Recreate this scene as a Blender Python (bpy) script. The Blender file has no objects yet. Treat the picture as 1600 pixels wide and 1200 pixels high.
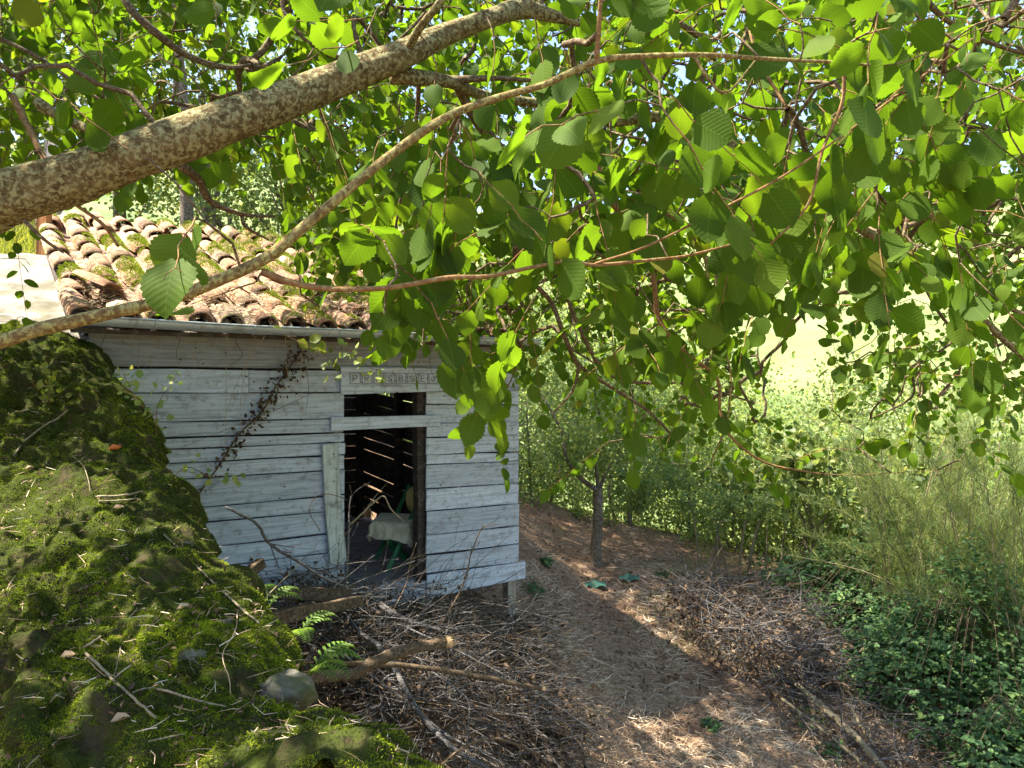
import bpy, math, random
import numpy as np
from mathutils import Vector, Matrix
from mathutils.bvhtree import BVHTree

random.seed(7); R = np.random.RandomState(11)
S = bpy.context.scene; C = S.collection
rad = math.radians

# ---------------------------------------------------------------- camera, sky, sun, exposure
F = 1150.0
cam_d = bpy.data.cameras.new('camera'); cam = bpy.data.objects.new('camera', cam_d); C.objects.link(cam)
cam.location = (0, 0, 0); cam.rotation_euler = (rad(90), 0, 0)
cam_d.sensor_width = 36; cam_d.lens = 36*F/1600; cam_d.clip_start = .05; cam_d.clip_end = 3000
S.camera = cam
SUN_DIR = Vector((-0.54, -0.08, 0.95)).normalized()
sun_el = math.asin(SUN_DIR.z); sun_az = math.atan2(SUN_DIR.x, SUN_DIR.y)
W = bpy.data.worlds.new('World'); S.world = W; W.use_nodes = True
wn = W.node_tree.nodes; wl = W.node_tree.links
sky = wn.new('ShaderNodeTexSky'); sky.sky_type = 'NISHITA'; sky.sun_disc = False
sky.sun_elevation = sun_el; sky.sun_rotation = sun_az
sky.dust_density = 1.4; sky.air_density = 1.0; sky.ozone_density = 1.0
bg = wn['Background']; bg.inputs[1].default_value = 0.10
wl.new(sky.outputs[0], bg.inputs[0])
sd = bpy.data.lights.new('sun', 'SUN'); sd.energy = 5.0; sd.angle = rad(.53); sd.color = (1, .93, .8)
sun = bpy.data.objects.new('sun', sd); C.objects.link(sun)
sun.rotation_euler = SUN_DIR.to_track_quat('Z', 'Y').to_euler(); sun.location = (-8, 4, 12)
S.view_settings.view_transform = 'Standard'; S.view_settings.look = 'None'
S.view_settings.exposure = 2.4; S.view_settings.gamma = 1; S.view_settings.use_curve_mapping = False
S.cycles.max_bounces = 8; S.cycles.transmission_bounces = 6; S.cycles.diffuse_bounces = 5; S.cycles.caustics_reflective = False
S.cycles.use_denoising = True

# ---------------------------------------------------------------- helpers
def P(px, py, Y): return np.array(((px-800)/F*Y, Y, -(py-600)/F*Y))
def unit(a): return a/np.maximum(np.linalg.norm(a, axis=-1, keepdims=True), 1e-9)
def sstep(a, b, x):
    t = np.clip((np.asarray(x, float)-a)/(b-a), 0, 1); return t*t*(3-2*t)

_lat = np.random.RandomState(5).rand(256, 256)
def vn(x, y, s=0):
    x = np.asarray(x, float)+s*17.3; y = np.asarray(y, float)+s*9.1
    xi = np.floor(x).astype(int); yi = np.floor(y).astype(int); fx = x-xi; fy = y-yi
    fx = fx*fx*(3-2*fx); fy = fy*fy*(3-2*fy)
    a = _lat[xi % 256, yi % 256]; b = _lat[(xi+1) % 256, yi % 256]; c = _lat[xi % 256, (yi+1) % 256]; d = _lat[(xi+1) % 256, (yi+1) % 256]
    return (a*(1-fx)+b*fx)*(1-fy)+(c*(1-fx)+d*fx)*fy*1.0
def fbm(x, y, s=0, o=4):
    r = 0; a = .5; x = np.asarray(x, float); y = np.asarray(y, float)
    for i in range(o): r = r+a*(vn(x, y, s+i)-.5); x = x*2.07; y = y*2.07; a *= .5
    return r

class MB:
    def __init__(s): s.v = []; s.f3 = []; s.f4 = []; s.uv = []; s.r = []; s.n = 0
    def add(s, v, f, uv=None, rnd=0.5):
        v = np.asarray(v, float).reshape(-1, 3); f = np.asarray(f, int)
        if len(f): (s.f3 if f.shape[1] == 3 else s.f4).append(f+s.n)
        s.v.append(v); s.uv.append(np.zeros((len(v), 2)) if uv is None else np.asarray(uv, float))
        s.r.append(np.broadcast_to(np.asarray(rnd, float), (len(v),)).copy()); s.n += len(v); return s
    def add_more(s, f, off):
        f = np.asarray(f, int); (s.f3 if f.shape[1] == 3 else s.f4).append(f+off)
    def arrays(s):
        return np.concatenate(s.v), (np.concatenate(s.f3) if s.f3 else np.zeros((0, 3), int)), (np.concatenate(s.f4) if s.f4 else np.zeros((0, 4), int))
    def mesh(s, name, mat, smooth=True):
        v, f3, f4 = s.arrays(); me = bpy.data.meshes.new(name)
        me.vertices.add(len(v)); me.vertices.foreach_set('co', v.ravel().astype('f'))
        lp = np.concatenate([f3.ravel(), f4.ravel()]).astype('i')
        tot = np.concatenate([np.full(len(f3), 3), np.full(len(f4), 4)]).astype('i')
        st = np.concatenate([[0], np.cumsum(tot)[:-1]]).astype('i')
        me.loops.add(len(lp)); me.loops.foreach_set('vertex_index', lp)
        me.polygons.add(len(tot)); me.polygons.foreach_set('loop_start', st); me.polygons.foreach_set('loop_total', tot)
        me.polygons.foreach_set('use_smooth', np.full(len(tot), smooth))
        uv = np.concatenate(s.uv); ul = me.uv_layers.new(name='UVMap'); ul.data.foreach_set('uv', uv[lp].ravel().astype('f'))
        at = me.attributes.new('rnd', 'FLOAT', 'POINT'); at.data.foreach_set('value', np.concatenate(s.r).astype('f'))
        me.materials.append(mat); me.update(calc_edges=True); me.validate(); return me
    def build(s, name, mat, parent=None, smooth=True):
        o = bpy.data.objects.new(name, s.mesh(name, mat, smooth)); C.objects.link(o)
        if parent is not None: o.parent = parent
        return o

def tag(o, label=None, cat=None, group=None, kind=None):
    if label: o['label'] = label
    if cat: o['category'] = cat
    if group: o['group'] = group
    if kind: o['kind'] = kind
    return o
def thing(name, label, cat, loc=(0, 0, 0), rotz=0, group=None):
    o = bpy.data.objects.new(name, None); C.objects.link(o); o.empty_display_size = .1
    o.location = loc; o.rotation_euler = (0, 0, rotz); return tag(o, label, cat, group)

def crv(pts, n=6):
    """Catmull-Rom through rows of any width"""
    p = np.asarray(pts, float)
    if len(p) < 3: 
        t = np.linspace(0, 1, n+1)[:, None]; return p[0]*(1-t)+p[-1]*t
    q = np.vstack([2*p[0]-p[1], p, 2*p[-1]-p[-2]]); out = []
    for i in range(1, len(q)-2):
        for k in range(n):
            t = k/n; a, b, c, d = q[i-1], q[i], q[i+1], q[i+2]
            out.append(.5*((2*b)+(-a+c)*t+(2*a-5*b+4*c-d)*t*t+(-a+3*b-3*c+d)*t**3))
    out.append(p[-1]); return np.array(out)
def tube(mb, pts, r, sides=6, rnd=.5, bump=0, caps=True, vscale=1.0):
    p = np.asarray(pts, float); n = len(p); r = np.broadcast_to(np.asarray(r, float), (n,))
    t = unit(np.gradient(p, axis=0)); up = np.array((0, 0, 1.)) if abs(t[0, 2]) < .9 else np.array((1., 0, 0))
    u = unit(np.cross(up, t[0])); U = np.zeros((n, 3))
    for i in range(n):
        u = u-t[i]*np.dot(u, t[i]); u = u/max(np.linalg.norm(u), 1e-9); U[i] = u
    Wd = np.cross(t, U); a = np.linspace(0, 2*np.pi, sides, endpoint=False)
    rr = r[:, None]*np.ones((1, sides))
    L = np.concatenate([[0], np.cumsum(np.linalg.norm(np.diff(p, axis=0), axis=1))])
    if bump: rr = rr*(1+bump*2*(fbm(L[:, None]*9+3, np.cos(a)[None, :]*2.2+np.sin(a)[None, :]*1.7+5, 3, 3)))
    v = p[:, None]+rr[..., None]*(np.cos(a)[None, :, None]*U[:, None]+np.sin(a)[None, :, None]*Wd[:, None])
    i = np.arange(n-1)[:, None]*sides; j = np.arange(sides)[None, :]; k = (j+1) % sides
    f = np.stack([i+j, i+k, i+sides+k, i+sides+j], -1).reshape(-1, 4)
    uv = np.stack([np.broadcast_to(np.arange(sides)/sides, (n, sides)), np.broadcast_to((L*vscale)[:, None], (n, sides))], -1).reshape(-1, 2)
    o = mb.n; mb.add(v.reshape(-1, 3), f, uv, rnd)
    if caps:
        for base, ring in ((p[0], 0), (p[-1], (n-1)*sides)):
            oo = mb.n; mb.add([base], np.zeros((0, 3), int), None, rnd)
            q = np.arange(sides); tri = np.stack([ring+q+o, ring+(q+1) % sides+o, np.full(sides, oo)], -1)
            mb.f3.append(tri if ring else tri[:, ::-1])
    return mb
def ribbons(mb, p0, p1, w, rnd, bend=.0):
    """thin pieces of straw: two quads each with a bend"""
    n = len(p0); d = unit(p1-p0); s = unit(np.cross(d, R.normal(size=(n, 3))))*np.asarray(w).reshape(-1, 1)
    m = (p0+p1)/2+R.normal(size=(n, 3))*np.asarray(bend).reshape(-1, 1)
    v = np.stack([p0-s, p0+s, m+s, m-s, p1+s*.4, p1-s*.4], 1).reshape(-1, 3)
    b = np.arange(n)[:, None]*6
    f = np.concatenate([b+np.array([0, 1, 2, 3]), b+np.array([3, 2, 4, 5])])
    mb.add(v, f, None, np.repeat(rnd, 6))
def boxv(lo, hi):
    x0, y0, z0 = lo; x1, y1, z1 = hi
    return np.array([(x0,y0,z0),(x1,y0,z0),(x1,y1,z0),(x0,y1,z0),(x0,y0,z1),(x1,y0,z1),(x1,y1,z1),(x0,y1,z1)], float)
BF = np.array([(0,3,2,1),(4,5,6,7),(0,1,5,4),(1,2,6,5),(2,3,7,6),(3,0,4,7)])
def strip_box(p0, p1, up, wdt, thk, segs=8, wob=.004, seed=0, taper=1.0):
    """a sawn board from p0 to p1: uneven edges, slight warp"""
    rs = np.random.RandomState(seed+3); p0 = np.asarray(p0, float); p1 = np.asarray(p1, float)
    ax = unit(p1-p0); up = unit(np.asarray(up, float)-ax*np.dot(up, ax)); n = np.cross(ax, up)
    t = np.linspace(0, 1, segs+1); L = np.linalg.norm(p1-p0)
    wa = wdt/2+wob*(vn(t*L*3, np.full_like(t, seed*3.7), 1)-.5)*2; wb = wdt/2+wob*(vn(t*L*3, np.full_like(t, seed*5.1), 2)-.5)*2
    wa = wa*(1+(taper-1)*t); wb = wb*(1+(taper-1)*t)
    warp = wob*1.5*(vn(t*L*1.5, np.full_like(t, seed*2.3), 4)-.5)*2
    c = p0+(p1-p0)*t[:, None]+n*warp[:, None]
    e = min(.004, thk*.2, wdt*.1); v = []
    for (a, b) in ((-1, -1), (-1, 1), (1, 1), (1, -1)):   # 4 corners, chamfered to 8
        wv = (wa if a > 0 else wb)[:, None]
        q1 = c+up*(a*wv)+n*(b*(thk/2-e)); q2 = c+up*(a*(wv-e))+n*(b*thk/2)
        v += ([q1, q2] if a*b > 0 else [q2, q1])
    V = np.stack(v, 1); m = 8   # (segs+1, 8, 3)
    i = np.arange(segs)[:, None]*m; j = np.arange(m)[None]; k = (j+1) % m
    f = np.stack([i+j, i+k, i+m+k, i+m+j], -1).reshape(-1, 4)
    mb = MB(); mb.add(V.reshape(-1, 3), f)
    for s0 in (0, segs*m):
        q = np.array([[0, 1, 2, 3], [0, 3, 4, 7], [4, 5, 6, 7]])+s0
        mb.f4.append(q if s0 == 0 else q[:, ::-1])
    return mb

# leaf templates (length 1 along +y, normal +z)
def leaf_tpl(rows, cols, wide=.46, hazel=True, teeth=.0, droop=.12, fold=.16):
    t = np.linspace(0, 1, rows)
    if hazel: w = wide*np.sin(np.pi*np.clip(t, 0, 1)**.8)**.55*(1-.15*t); w = np.where(t > .86, w*(1-(t-.86)*3.6), w)
    else: w = wide*np.sin(np.pi*t**.85)**.9
    w[0] = .03 if not hazel else .1; w[-1] = .004
    s = np.linspace(-1, 1, cols); v = []; uv = []
    for i in range(rows):
        for j in range(cols):
            ed = abs(s[j]) > .99
            wj = w[i]*s[j]*(1+(teeth*(1 if i % 2 else -1) if ed else 0))
            y = t[i]-(.09*abs(s[j]) if hazel and i == 0 else 0)+(.05*abs(s[j])*(1 if i else 0))*(1-t[i])
            z = fold*abs(wj)-droop*t[i]**2*1.1-.25*wj*wj+(.0035*(1 if (i+j) % 2 else -1) if rows > 6 and not j == cols//2 else 0)
            v.append((wj, y, z)); uv.append((s[j]*w[i]+.5, t[i]))
    f = [(i*cols+j, i*cols+j+1, (i+1)*cols+j+1, (i+1)*cols+j) for i in range(rows-1) for j in range(cols-1)]
    return np.array(v), np.array(f), np.array(uv)
T_HI = leaf_tpl(17, 5, teeth=.05, wide=.5); T_MID = leaf_tpl(7, 3, fold=.2); T_MID2 = leaf_tpl(6, 3, droop=.3, fold=.1, wide=.54)
T_VAR = [T_MID, T_MID2, leaf_tpl(7, 3, wide=.55, fold=.35, droop=.05), leaf_tpl(7, 3, wide=.44, fold=.1, droop=.45), leaf_tpl(6, 3, wide=.5, fold=-.12, droop=.2), leaf_tpl(6, 3, wide=.6, fold=.22, droop=.25)]
T_LO = (np.array([(0,0,0),(.36,.3,.06),(.34,.68,.03),(0,1,-.12),(-.34,.68,.03),(-.36,.3,.06)]), np.array([(0,1,2,3),(0,3,4,5)]), np.array([(.5,0),(.9,.3),(.85,.7),(.5,1),(.15,.7),(.1,.3)]))
T_DRY = (np.array([(0,0,0),(.3,.3,.22),(.28,.7,.3),(.05,1,.1),(-.25,.65,.18),(-.28,.3,.25),(0,.5,-.05)]), np.array([(0,1,6,5),(1,2,3,6),(6,3,4,5)]), np.zeros((7,2)))
def frames(axis, nrm):
    y = unit(axis); x = unit(np.cross(y, nrm)); z = np.cross(x, y); return np.stack([x, y, z], 1)   # rows
def scatter(mb, tpl, pos, axis, nrm, size, rnd):
    V, Fc, UV = tpl; M = frames(axis, nrm); n = len(pos); k = len(V)
    size = np.broadcast_to(np.asarray(size, float), (n,))
    v = pos[:, None]+np.einsum('kc,ncd->nkd', V, M)*size[:, None, None]
    f = (Fc[None]+(np.arange(n)*k)[:, None, None]).reshape(-1, Fc.shape[1])
    mb.add(v.reshape(-1, 3), f, np.tile(UV, (n, 1)), np.repeat(np.broadcast_to(rnd, (n,)), k))
def blades(mb, pos, d, ln, w, rnd):
    n = len(pos); s = unit(np.cross(d, R.normal(size=(n, 3))))*np.asarray(w).reshape(-1, 1)
    v = np.stack([pos-s, pos+s, pos+d*np.asarray(ln).reshape(-1, 1)], 1).reshape(-1, 3)
    mb.add(v, np.arange(n*3).reshape(-1, 3), None, np.repeat(rnd, 3))

# ---------------------------------------------------------------- materials
def mat(name):
    m = bpy.data.materials.new(name); m.use_nodes = True; nt = m.node_tree; nt.nodes.remove(nt.nodes['Principled BSDF'])
    return m, nt
def nd(nt, typ, **kw):
    n = nt.nodes.new(typ)
    for k, v in kw.items():
        if k.startswith('i_'):
            key = k[2:]; key = int(key) if key.isdigit() else key.replace('_', ' ')
            s = n.inputs[key]
            if hasattr(v, 'is_output') or isinstance(v, bpy.types.NodeSocket): nt.links.new(v, s)
            else: s.default_value = v
        else: setattr(n, k, v)
    return n
def c4(c): return (c[0], c[1], c[2], 1)
def ramp(nt, fac, stops):
    n = nt.nodes.new('ShaderNodeValToRGB'); nt.links.new(fac, n.inputs[0]); e = n.color_ramp.elements
    while len(e) < len(stops): e.new(.5)
    for i, (p, c) in enumerate(stops): e[i].position = p; e[i].color = c4(c)
    return n.outputs[0]
def noise(nt, vec, scale, detail=4, rough=.6, dist=0):
    return nd(nt, 'ShaderNodeTexNoise', i_Vector=vec, i_Scale=scale, i_Detail=detail, i_Roughness=rough, i_Distortion=dist).outputs[0]
def mixc(nt, fac, a, b, mode='MIX'):
    n = nt.nodes.new('ShaderNodeMix'); n.data_type = 'RGBA'; n.blend_type = mode
    for k, v in ((0, fac), (6, a), (7, b)):
        if isinstance(v, bpy.types.NodeSocket): nt.links.new(v, n.inputs[k])
        else: n.inputs[k].default_value = v if k == 0 else c4(v)
    return n.outputs[2]
def mth(nt, op, a, b=0.0, clamp=False):
    n = nt.nodes.new('ShaderNodeMath'); n.operation = op; n.use_clamp = clamp
    for k, v in ((0, a), (1, b)):
        if isinstance(v, bpy.types.NodeSocket): nt.links.new(v, n.inputs[k])
        else: n.inputs[k].default_value = v
    return n.outputs[0]
def scaled(nt, vec, s, off=None):
    n = nd(nt, 'ShaderNodeMapping', i_Vector=vec); n.inputs['Scale'].default_value = s
    if off is not None: nt.links.new(off, n.inputs['Location'])
    return n.outputs[0]
def objc(nt): return nt.nodes.new('ShaderNodeTexCoord').outputs['Object']
def finish(nt, col, rough=.8, bump=None, bs=.3, bd=.01, spec=.3, metal=0):
    b = nd(nt, 'ShaderNodeBsdfPrincipled', i_Roughness=rough, i_Metallic=metal)
    b.inputs['Specular IOR Level'].default_value = spec
    if isinstance(col, bpy.types.NodeSocket): nt.links.new(col, b.inputs['Base Color'])
    else: b.inputs['Base Color'].default_value = c4(col)
    if bump is not None:
        bp = nd(nt, 'ShaderNodeBump', i_Height=bump, i_Strength=bs, i_Distance=bd); nt.links.new(bp.outputs[0], b.inputs['Normal'])
    return b
def out(nt, sh):
    o = [n for n in nt.nodes if n.type == 'OUTPUT_MATERIAL'][0]; nt.links.new(sh, o.inputs['Surface'])
def attr(nt, a='rnd'): return nd(nt, 'ShaderNodeAttribute', attribute_name=a).outputs['Fac']

def leaf_mat(name, stops, tcol, tf=.42, veins=False, rough=.5, spec=.35):
    m, nt = mat(name); r = attr(nt); col = ramp(nt, r, stops)
    tc = mixc(nt, 1, ramp(nt, r, [(0, tuple(.6*x for x in tcol)), (.6, tcol), (1, (tcol[0]*1.5, tcol[1]*1.12, tcol[2]))]), (1, 1, 1), 'MULTIPLY')
    h = None
    if veins:
        uv = nd(nt, 'ShaderNodeUVMap').outputs[0]; sp = nd(nt, 'ShaderNodeSeparateXYZ', i_0=uv)
        ax = mth(nt, 'ABSOLUTE', mth(nt, 'SUBTRACT', sp.outputs[0], .5))
        ph = mth(nt, 'FRACT', mth(nt, 'MULTIPLY', mth(nt, 'SUBTRACT', sp.outputs[1], mth(nt, 'MULTIPLY', ax, .75)), 9.0))
        tri = mth(nt, 'ABSOLUTE', mth(nt, 'SUBTRACT', ph, .5))       # 0 in the middle, .5 on the vein
        side = mth(nt, 'SMOOTH_MIN', 1.0, mth(nt, 'MULTIPLY', mth(nt, 'SUBTRACT', tri, .40), 10.0, True))
        mid = mth(nt, 'SUBTRACT', 1.0, mth(nt, 'MULTIPLY', ax, 55.0, True), True)
        v = mth(nt, 'MAXIMUM', mid, mth(nt, 'MULTIPLY', mth(nt, 'MULTIPLY', mth(nt, 'SUBTRACT', tri, .40), 10.0, True), .6))
        col = mixc(nt, mth(nt, 'MULTIPLY', v, .45), col, (.16, .22, .05)); tc = mixc(nt, mth(nt, 'MULTIPLY', v, .5), tc, tuple(min(1, x*1.7) for x in tcol))
        h = mth(nt, 'COSINE', mth(nt, 'MULTIPLY', ph, 6.283))
        n1 = noise(nt, objc(nt), 60, 2); col = mixc(nt, mth(nt, 'MULTIPLY', n1, .5), col, (.035, .06, .015))
        rot = mth(nt, 'GREATER_THAN', noise(nt, objc(nt), 45, 3), .68); col = mixc(nt, mth(nt, 'MULTIPLY', rot, .5), col, (.16, .12, .04))
    b = finish(nt, col, rough, h, .10, .003, spec)
    t = nd(nt, 'ShaderNodeBsdfTranslucent'); nt.links.new(tc, t.inputs[0])
    mx = nd(nt, 'ShaderNodeMixShader', i_0=tf); nt.links.new(b.outputs[0], mx.inputs[1]); nt.links.new(t.outputs[0], mx.inputs[2])
    out(nt, mx.outputs[0]); return m

M = {}
M['hazel_leaf'] = leaf_mat('hazel_leaf', [(0, (.030, .060, .008)), (.5, (.062, .112, .010)), (.93, (.10, .16, .012)), (1, (.17, .15, .02))], (.165, .30, .008), .46, True, rough=.62, spec=.09)
M['shrub'] = leaf_mat('shrub', [(0, (.06, .11, .03)), (.5, (.15, .22, .06)), (1, (.28, .32, .09))], (.36, .46, .08), .4)
M['far_leaf'] = leaf_mat('far_leaf', [(0, (.05, .085, .03)), (.5, (.13, .18, .055)), (1, (.27, .29, .09))], (.32, .40, .08), .4)
M['bramble_leaf'] = leaf_mat('bramble_leaf', [(0, (.028, .068, .024)), (.6, (.08, .15, .052)), (1, (.18, .25, .065))], (.12, .30, .06), .3, rough=.6, spec=.25)
M['yellow_leaf'] = leaf_mat('yellow_leaf', [(0, (.06, .09, .015)), (1, (.16, .19, .035))], (.3, .36, .03), .45)
M['fern_green'] = leaf_mat('fern_green', [(0, (.05, .11, .015)), (1, (.11, .19, .03))], (.25, .42, .04), .35)

def bark(name, base, dark, lichen, amt=.5, sc=30, bs=.6):
    m, nt = mat(name); o = objc(nt)
    n1 = noise(nt, o, sc, 5, .65); n2 = noise(nt, o, sc*2.3, 4, .6, .6)
    col = mixc(nt, ramp(nt, n1, [(.35, (0,0,0)), (.65, (1,1,1))]), dark, base)
    lf = ramp(nt, n2, [(.46+.2*(.5-amt), (0,0,0)), (.60+.2*(.5-amt), (.9,.9,.9))])
    col = mixc(nt, lf, col, lichen)
    n3 = noise(nt, o, sc*.35, 6, .75); b = finish(nt, col, .9, mth(nt, 'ADD', mth(nt, 'MULTIPLY', n3, 1.6), mth(nt, 'ADD', n1, mth(nt, 'MULTIPLY', n2, .7))), bs, .012, .12); out(nt, b.outputs[0]); return m
M['limb_bark'] = bark('limb_bark', (.15, .105, .045), (.06, .04, .015), (.27, .25, .12), .5, 36)
M['branch_bark'] = bark('branch_bark', (.20, .135, .055), (.09, .055, .02), (.30, .27, .10), .5, 45)
M['twig_bark'] = bark('twig_bark', (.12, .075, .04), (.05, .032, .02), (.22, .2, .12), .3, 60, .3)
M['red_bark'] = bark('red_bark', (.22, .12, .05), (.12, .06, .025), (.24, .18, .08), .35, 50, .3)
M['trunk_bark'] = bark('trunk_bark', (.19, .14, .10), (.06, .04, .028), (.26, .25, .2), .35, 26)
M['cut_bark'] = bark('cut_bark', (.13, .085, .05), (.05, .035, .022), (.19, .15, .1), .35, 40)
M['grey_bark'] = bark('grey_bark', (.125, .11, .10), (.045, .038, .034), (.23, .23, .235), .35, 45)
M['pale_stick'] = bark('pale_stick', (.24, .19, .11), (.12, .09, .05), (.30, .27, .19), .4, 50, .3)
M['dark_timber'] = bark('dark_timber', (.11, .075, .05), (.045, .03, .02), (.17, .13, .09), .3, 25)
m, nt = mat('cut_face'); n = noise(nt, objc(nt), 60, 4); b = finish(nt, ramp(nt, n, [(.3, (.5, .3, .13)), (.7, (.72, .5, .26))]), .8); out(nt, b.outputs[0]); M['cut_face'] = m

def plank(name, light, mid, dark, gv=(1.4, 60, 34)):
    m, nt = mat(name); o = objc(nt); oi = nt.nodes.new('ShaderNodeObjectInfo')
    off = nd(nt, 'ShaderNodeCombineXYZ'); rr = mth(nt, 'MULTIPLY', oi.outputs['Random'], 37.0)
    for k in range(3): nt.links.new(rr, off.inputs[k])
    g = noise(nt, scaled(nt, o, gv, off.outputs[0]), 1.6, 7, .68, .35)
    kn = noise(nt, scaled(nt, o, (3, 9, 9), off.outputs[0]), 1.3, 4, .6)
    st = noise(nt, scaled(nt, o, (7, 7, 7), off.outputs[0]), 2.6, 5, .7)
    col = ramp(nt, g, [(.24, dark), (.38, mid), (.56, light), (.8, tuple(min(1, x*1.15) for x in light))])
    col = mixc(nt, ramp(nt, kn, [(.60, (0,0,0)), (.74, (.75,.75,.75))]), col, dark)
    col = mixc(nt, ramp(nt, st, [(.52, (0,0,0)), (.70, (.65,.65,.65))]), col, (.19, .16, .145))
    spk = nd(nt, 'ShaderNodeTexVoronoi', i_Vector=scaled(nt, o, (9, 9, 16), off.outputs[0]), i_Scale=1.0).outputs['Distance']
    col = mixc(nt, mth(nt, 'LESS_THAN', spk, .085), col, (.05, .04, .035))
    v = mth(nt, 'ADD', mth(nt, 'MULTIPLY', oi.outputs['Random'], .32), .82)
    cv = nd(nt, 'ShaderNodeCombineColor'); [nt.links.new(v, cv.inputs[k]) for k in range(3)]
    col = mixc(nt, 1.0, col, cv.outputs[0], 'MULTIPLY')
    b = finish(nt, col, .85, g, .7, .005, .2); out(nt, b.outputs[0]); return m
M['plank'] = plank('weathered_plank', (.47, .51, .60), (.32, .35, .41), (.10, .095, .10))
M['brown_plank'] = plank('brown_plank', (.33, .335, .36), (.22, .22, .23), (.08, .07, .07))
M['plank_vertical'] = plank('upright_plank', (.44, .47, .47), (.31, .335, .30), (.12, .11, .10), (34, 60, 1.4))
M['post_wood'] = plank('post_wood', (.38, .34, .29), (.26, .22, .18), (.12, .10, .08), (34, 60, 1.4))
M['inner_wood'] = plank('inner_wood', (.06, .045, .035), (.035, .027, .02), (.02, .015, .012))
M['orange_post'] = plank('orange_post', (.50, .24, .09), (.35, .15, .06), (.15, .07, .03), (34, 60, 1.4))

m, nt = mat('gutter_zinc'); o = objc(nt); n = noise(nt, scaled(nt, o, (2, 14, 14)), 2, 5); n2 = noise(nt, o, 9, 5, .7)
col = mixc(nt, ramp(nt, n2, [(.52, (0,0,0)), (.7, (.8,.8,.8))]), ramp(nt, n, [(.3, (.36, .42, .47)), (.7, (.50, .57, .63))]), (.16, .14, .11))
b = finish(nt, col, .45, n, .1, .003, .5, .35); out(nt, b.outputs[0]); M['gutter'] = m

m, nt = mat('roof_clay'); o = objc(nt); oi = nt.nodes.new('ShaderNodeObjectInfo')
off = nd(nt, 'ShaderNodeCombineXYZ'); rr = mth(nt, 'MULTIPLY', oi.outputs['Random'], 51.0); [nt.links.new(rr, off.inputs[k]) for k in range(3)]
vv = scaled(nt, o, (1, 1, 1), off.outputs[0]); n1 = noise(nt, vv, 8, 5, .7); n2 = noise(nt, vv, 30, 4); n3 = noise(nt, vv, 5, 4, .7)
base = ramp(nt, oi.outputs['Random'], [(0, (.20, .075, .04)), (.3, (.30, .135, .08)), (.55, (.38, .20, .12)), (.8, (.22, .11, .085)), (1, (.34, .24, .17))])
col = mixc(nt, ramp(nt, n1, [(.4, (0,0,0)), (.7, (.6,.6,.6))]), base, (.30, .25, .18))
col = mixc(nt, ramp(nt, n3, [(.45, (0,0,0)), (.62, (.85,.85,.85))]), col, (.075, .06, .045))
col = mixc(nt, ramp(nt, n2, [(.56, (0,0,0)), (.64, (.7,.7,.7))]), col, (.42, .38, .14))
b = finish(nt, col, .9, n2, .5, .006, .15); out(nt, b.outputs[0]); M['tile'] = m

m, nt = mat('moss'); r = attr(nt); o = objc(nt); n1 = noise(nt, o, 5, 4, .6)
col = mixc(nt, n1, ramp(nt, r, [(0, (.016, .032, .003)), (.4, (.105, .18, .004)), (1, (.38, .48, .012))]), ramp(nt, r, [(0, (.022, .016, .006)), (.5, (.07, .06, .012)), (1, (.20, .19, .02))]))
b = finish(nt, col, .85, None, spec=.15); t = nd(nt, 'ShaderNodeBsdfTranslucent'); t.inputs[0].default_value = (.22, .30, .02, 1)
mx = nd(nt, 'ShaderNodeMixShader', i_0=.25); nt.links.new(b.outputs[0], mx.inputs[1]); nt.links.new(t.outputs[0], mx.inputs[2]); out(nt, mx.outputs[0]); M['moss'] = m
m, nt = mat('moss_bed'); o = objc(nt); n1 = noise(nt, o, 9, 6, .7); n2 = noise(nt, o, 40, 5, .7)
col = mixc(nt, ramp(nt, n1, [(.36, (0,0,0)), (.52, (1,1,1))]), (.045, .035, .018), ramp(nt, n2, [(.3, (.015, .02, .004)), (.7, (.05, .065, .01))]))
b = finish(nt, col, .95, mth(nt, 'ADD', n1, n2), .9, .02, .1); out(nt, b.outputs[0]); M['moss_bed'] = m
def stone_mat(name, a, bb, c, sc=14):
    m, nt = mat(name); o = objc(nt); n1 = noise(nt, o, sc, 7, .7); n2 = noise(nt, o, sc*.4, 4)
    col = mixc(nt, ramp(nt, n2, [(.45, (0,0,0)), (.62, (1,1,1))]), ramp(nt, n1, [(.3, a), (.6, bb)]), c)
    b = finish(nt, col, .92, n1, .9, .012, .15); out(nt, b.outputs[0]); return m
M['stone'] = stone_mat('pale_stone', (.05, .045, .035), (.15, .14, .11), (.06, .07, .02))
M['slab'] = stone_mat('ramp_stone', (.13, .115, .10), (.23, .21, .18), (.12, .11, .075), 9)
m, nt = mat('soil'); o = objc(nt); n1 = noise(nt, o, 1.3, 6, .65); n2 = noise(nt, o, 22, 6, .7); n3 = noise(nt, o, 5, 5, .7)
col = mixc(nt, ramp(nt, n1, [(.4, (0,0,0)), (.65, (1,1,1))]), ramp(nt, n2, [(.3, (.09, .05, .03)), (.7, (.31, .19, .12))]), ramp(nt, n2, [(.3, (.13, .085, .05)), (.7, (.38, .28, .19))]))
gm = nd(nt, 'ShaderNodeSeparateXYZ', i_0=o)
far = mth(nt, 'MULTIPLY', mth(nt, 'SUBTRACT', nd(nt, 'ShaderNodeVectorMath', operation='LENGTH', i_0=o).outputs['Value'], 13.0), .12, True)
grs = ramp(nt, noise(nt, o, .05, 5, .6), [(.35, (.08, .12, .04)), (.5, (.13, .16, .06)), (.7, (.19, .20, .09))])
col = mixc(nt, far, col, grs)
b = finish(nt, col, .95, mth(nt, 'ADD', n2, n3), .9, .03, .1); out(nt, b.outputs[0]); M['soil'] = m
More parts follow.
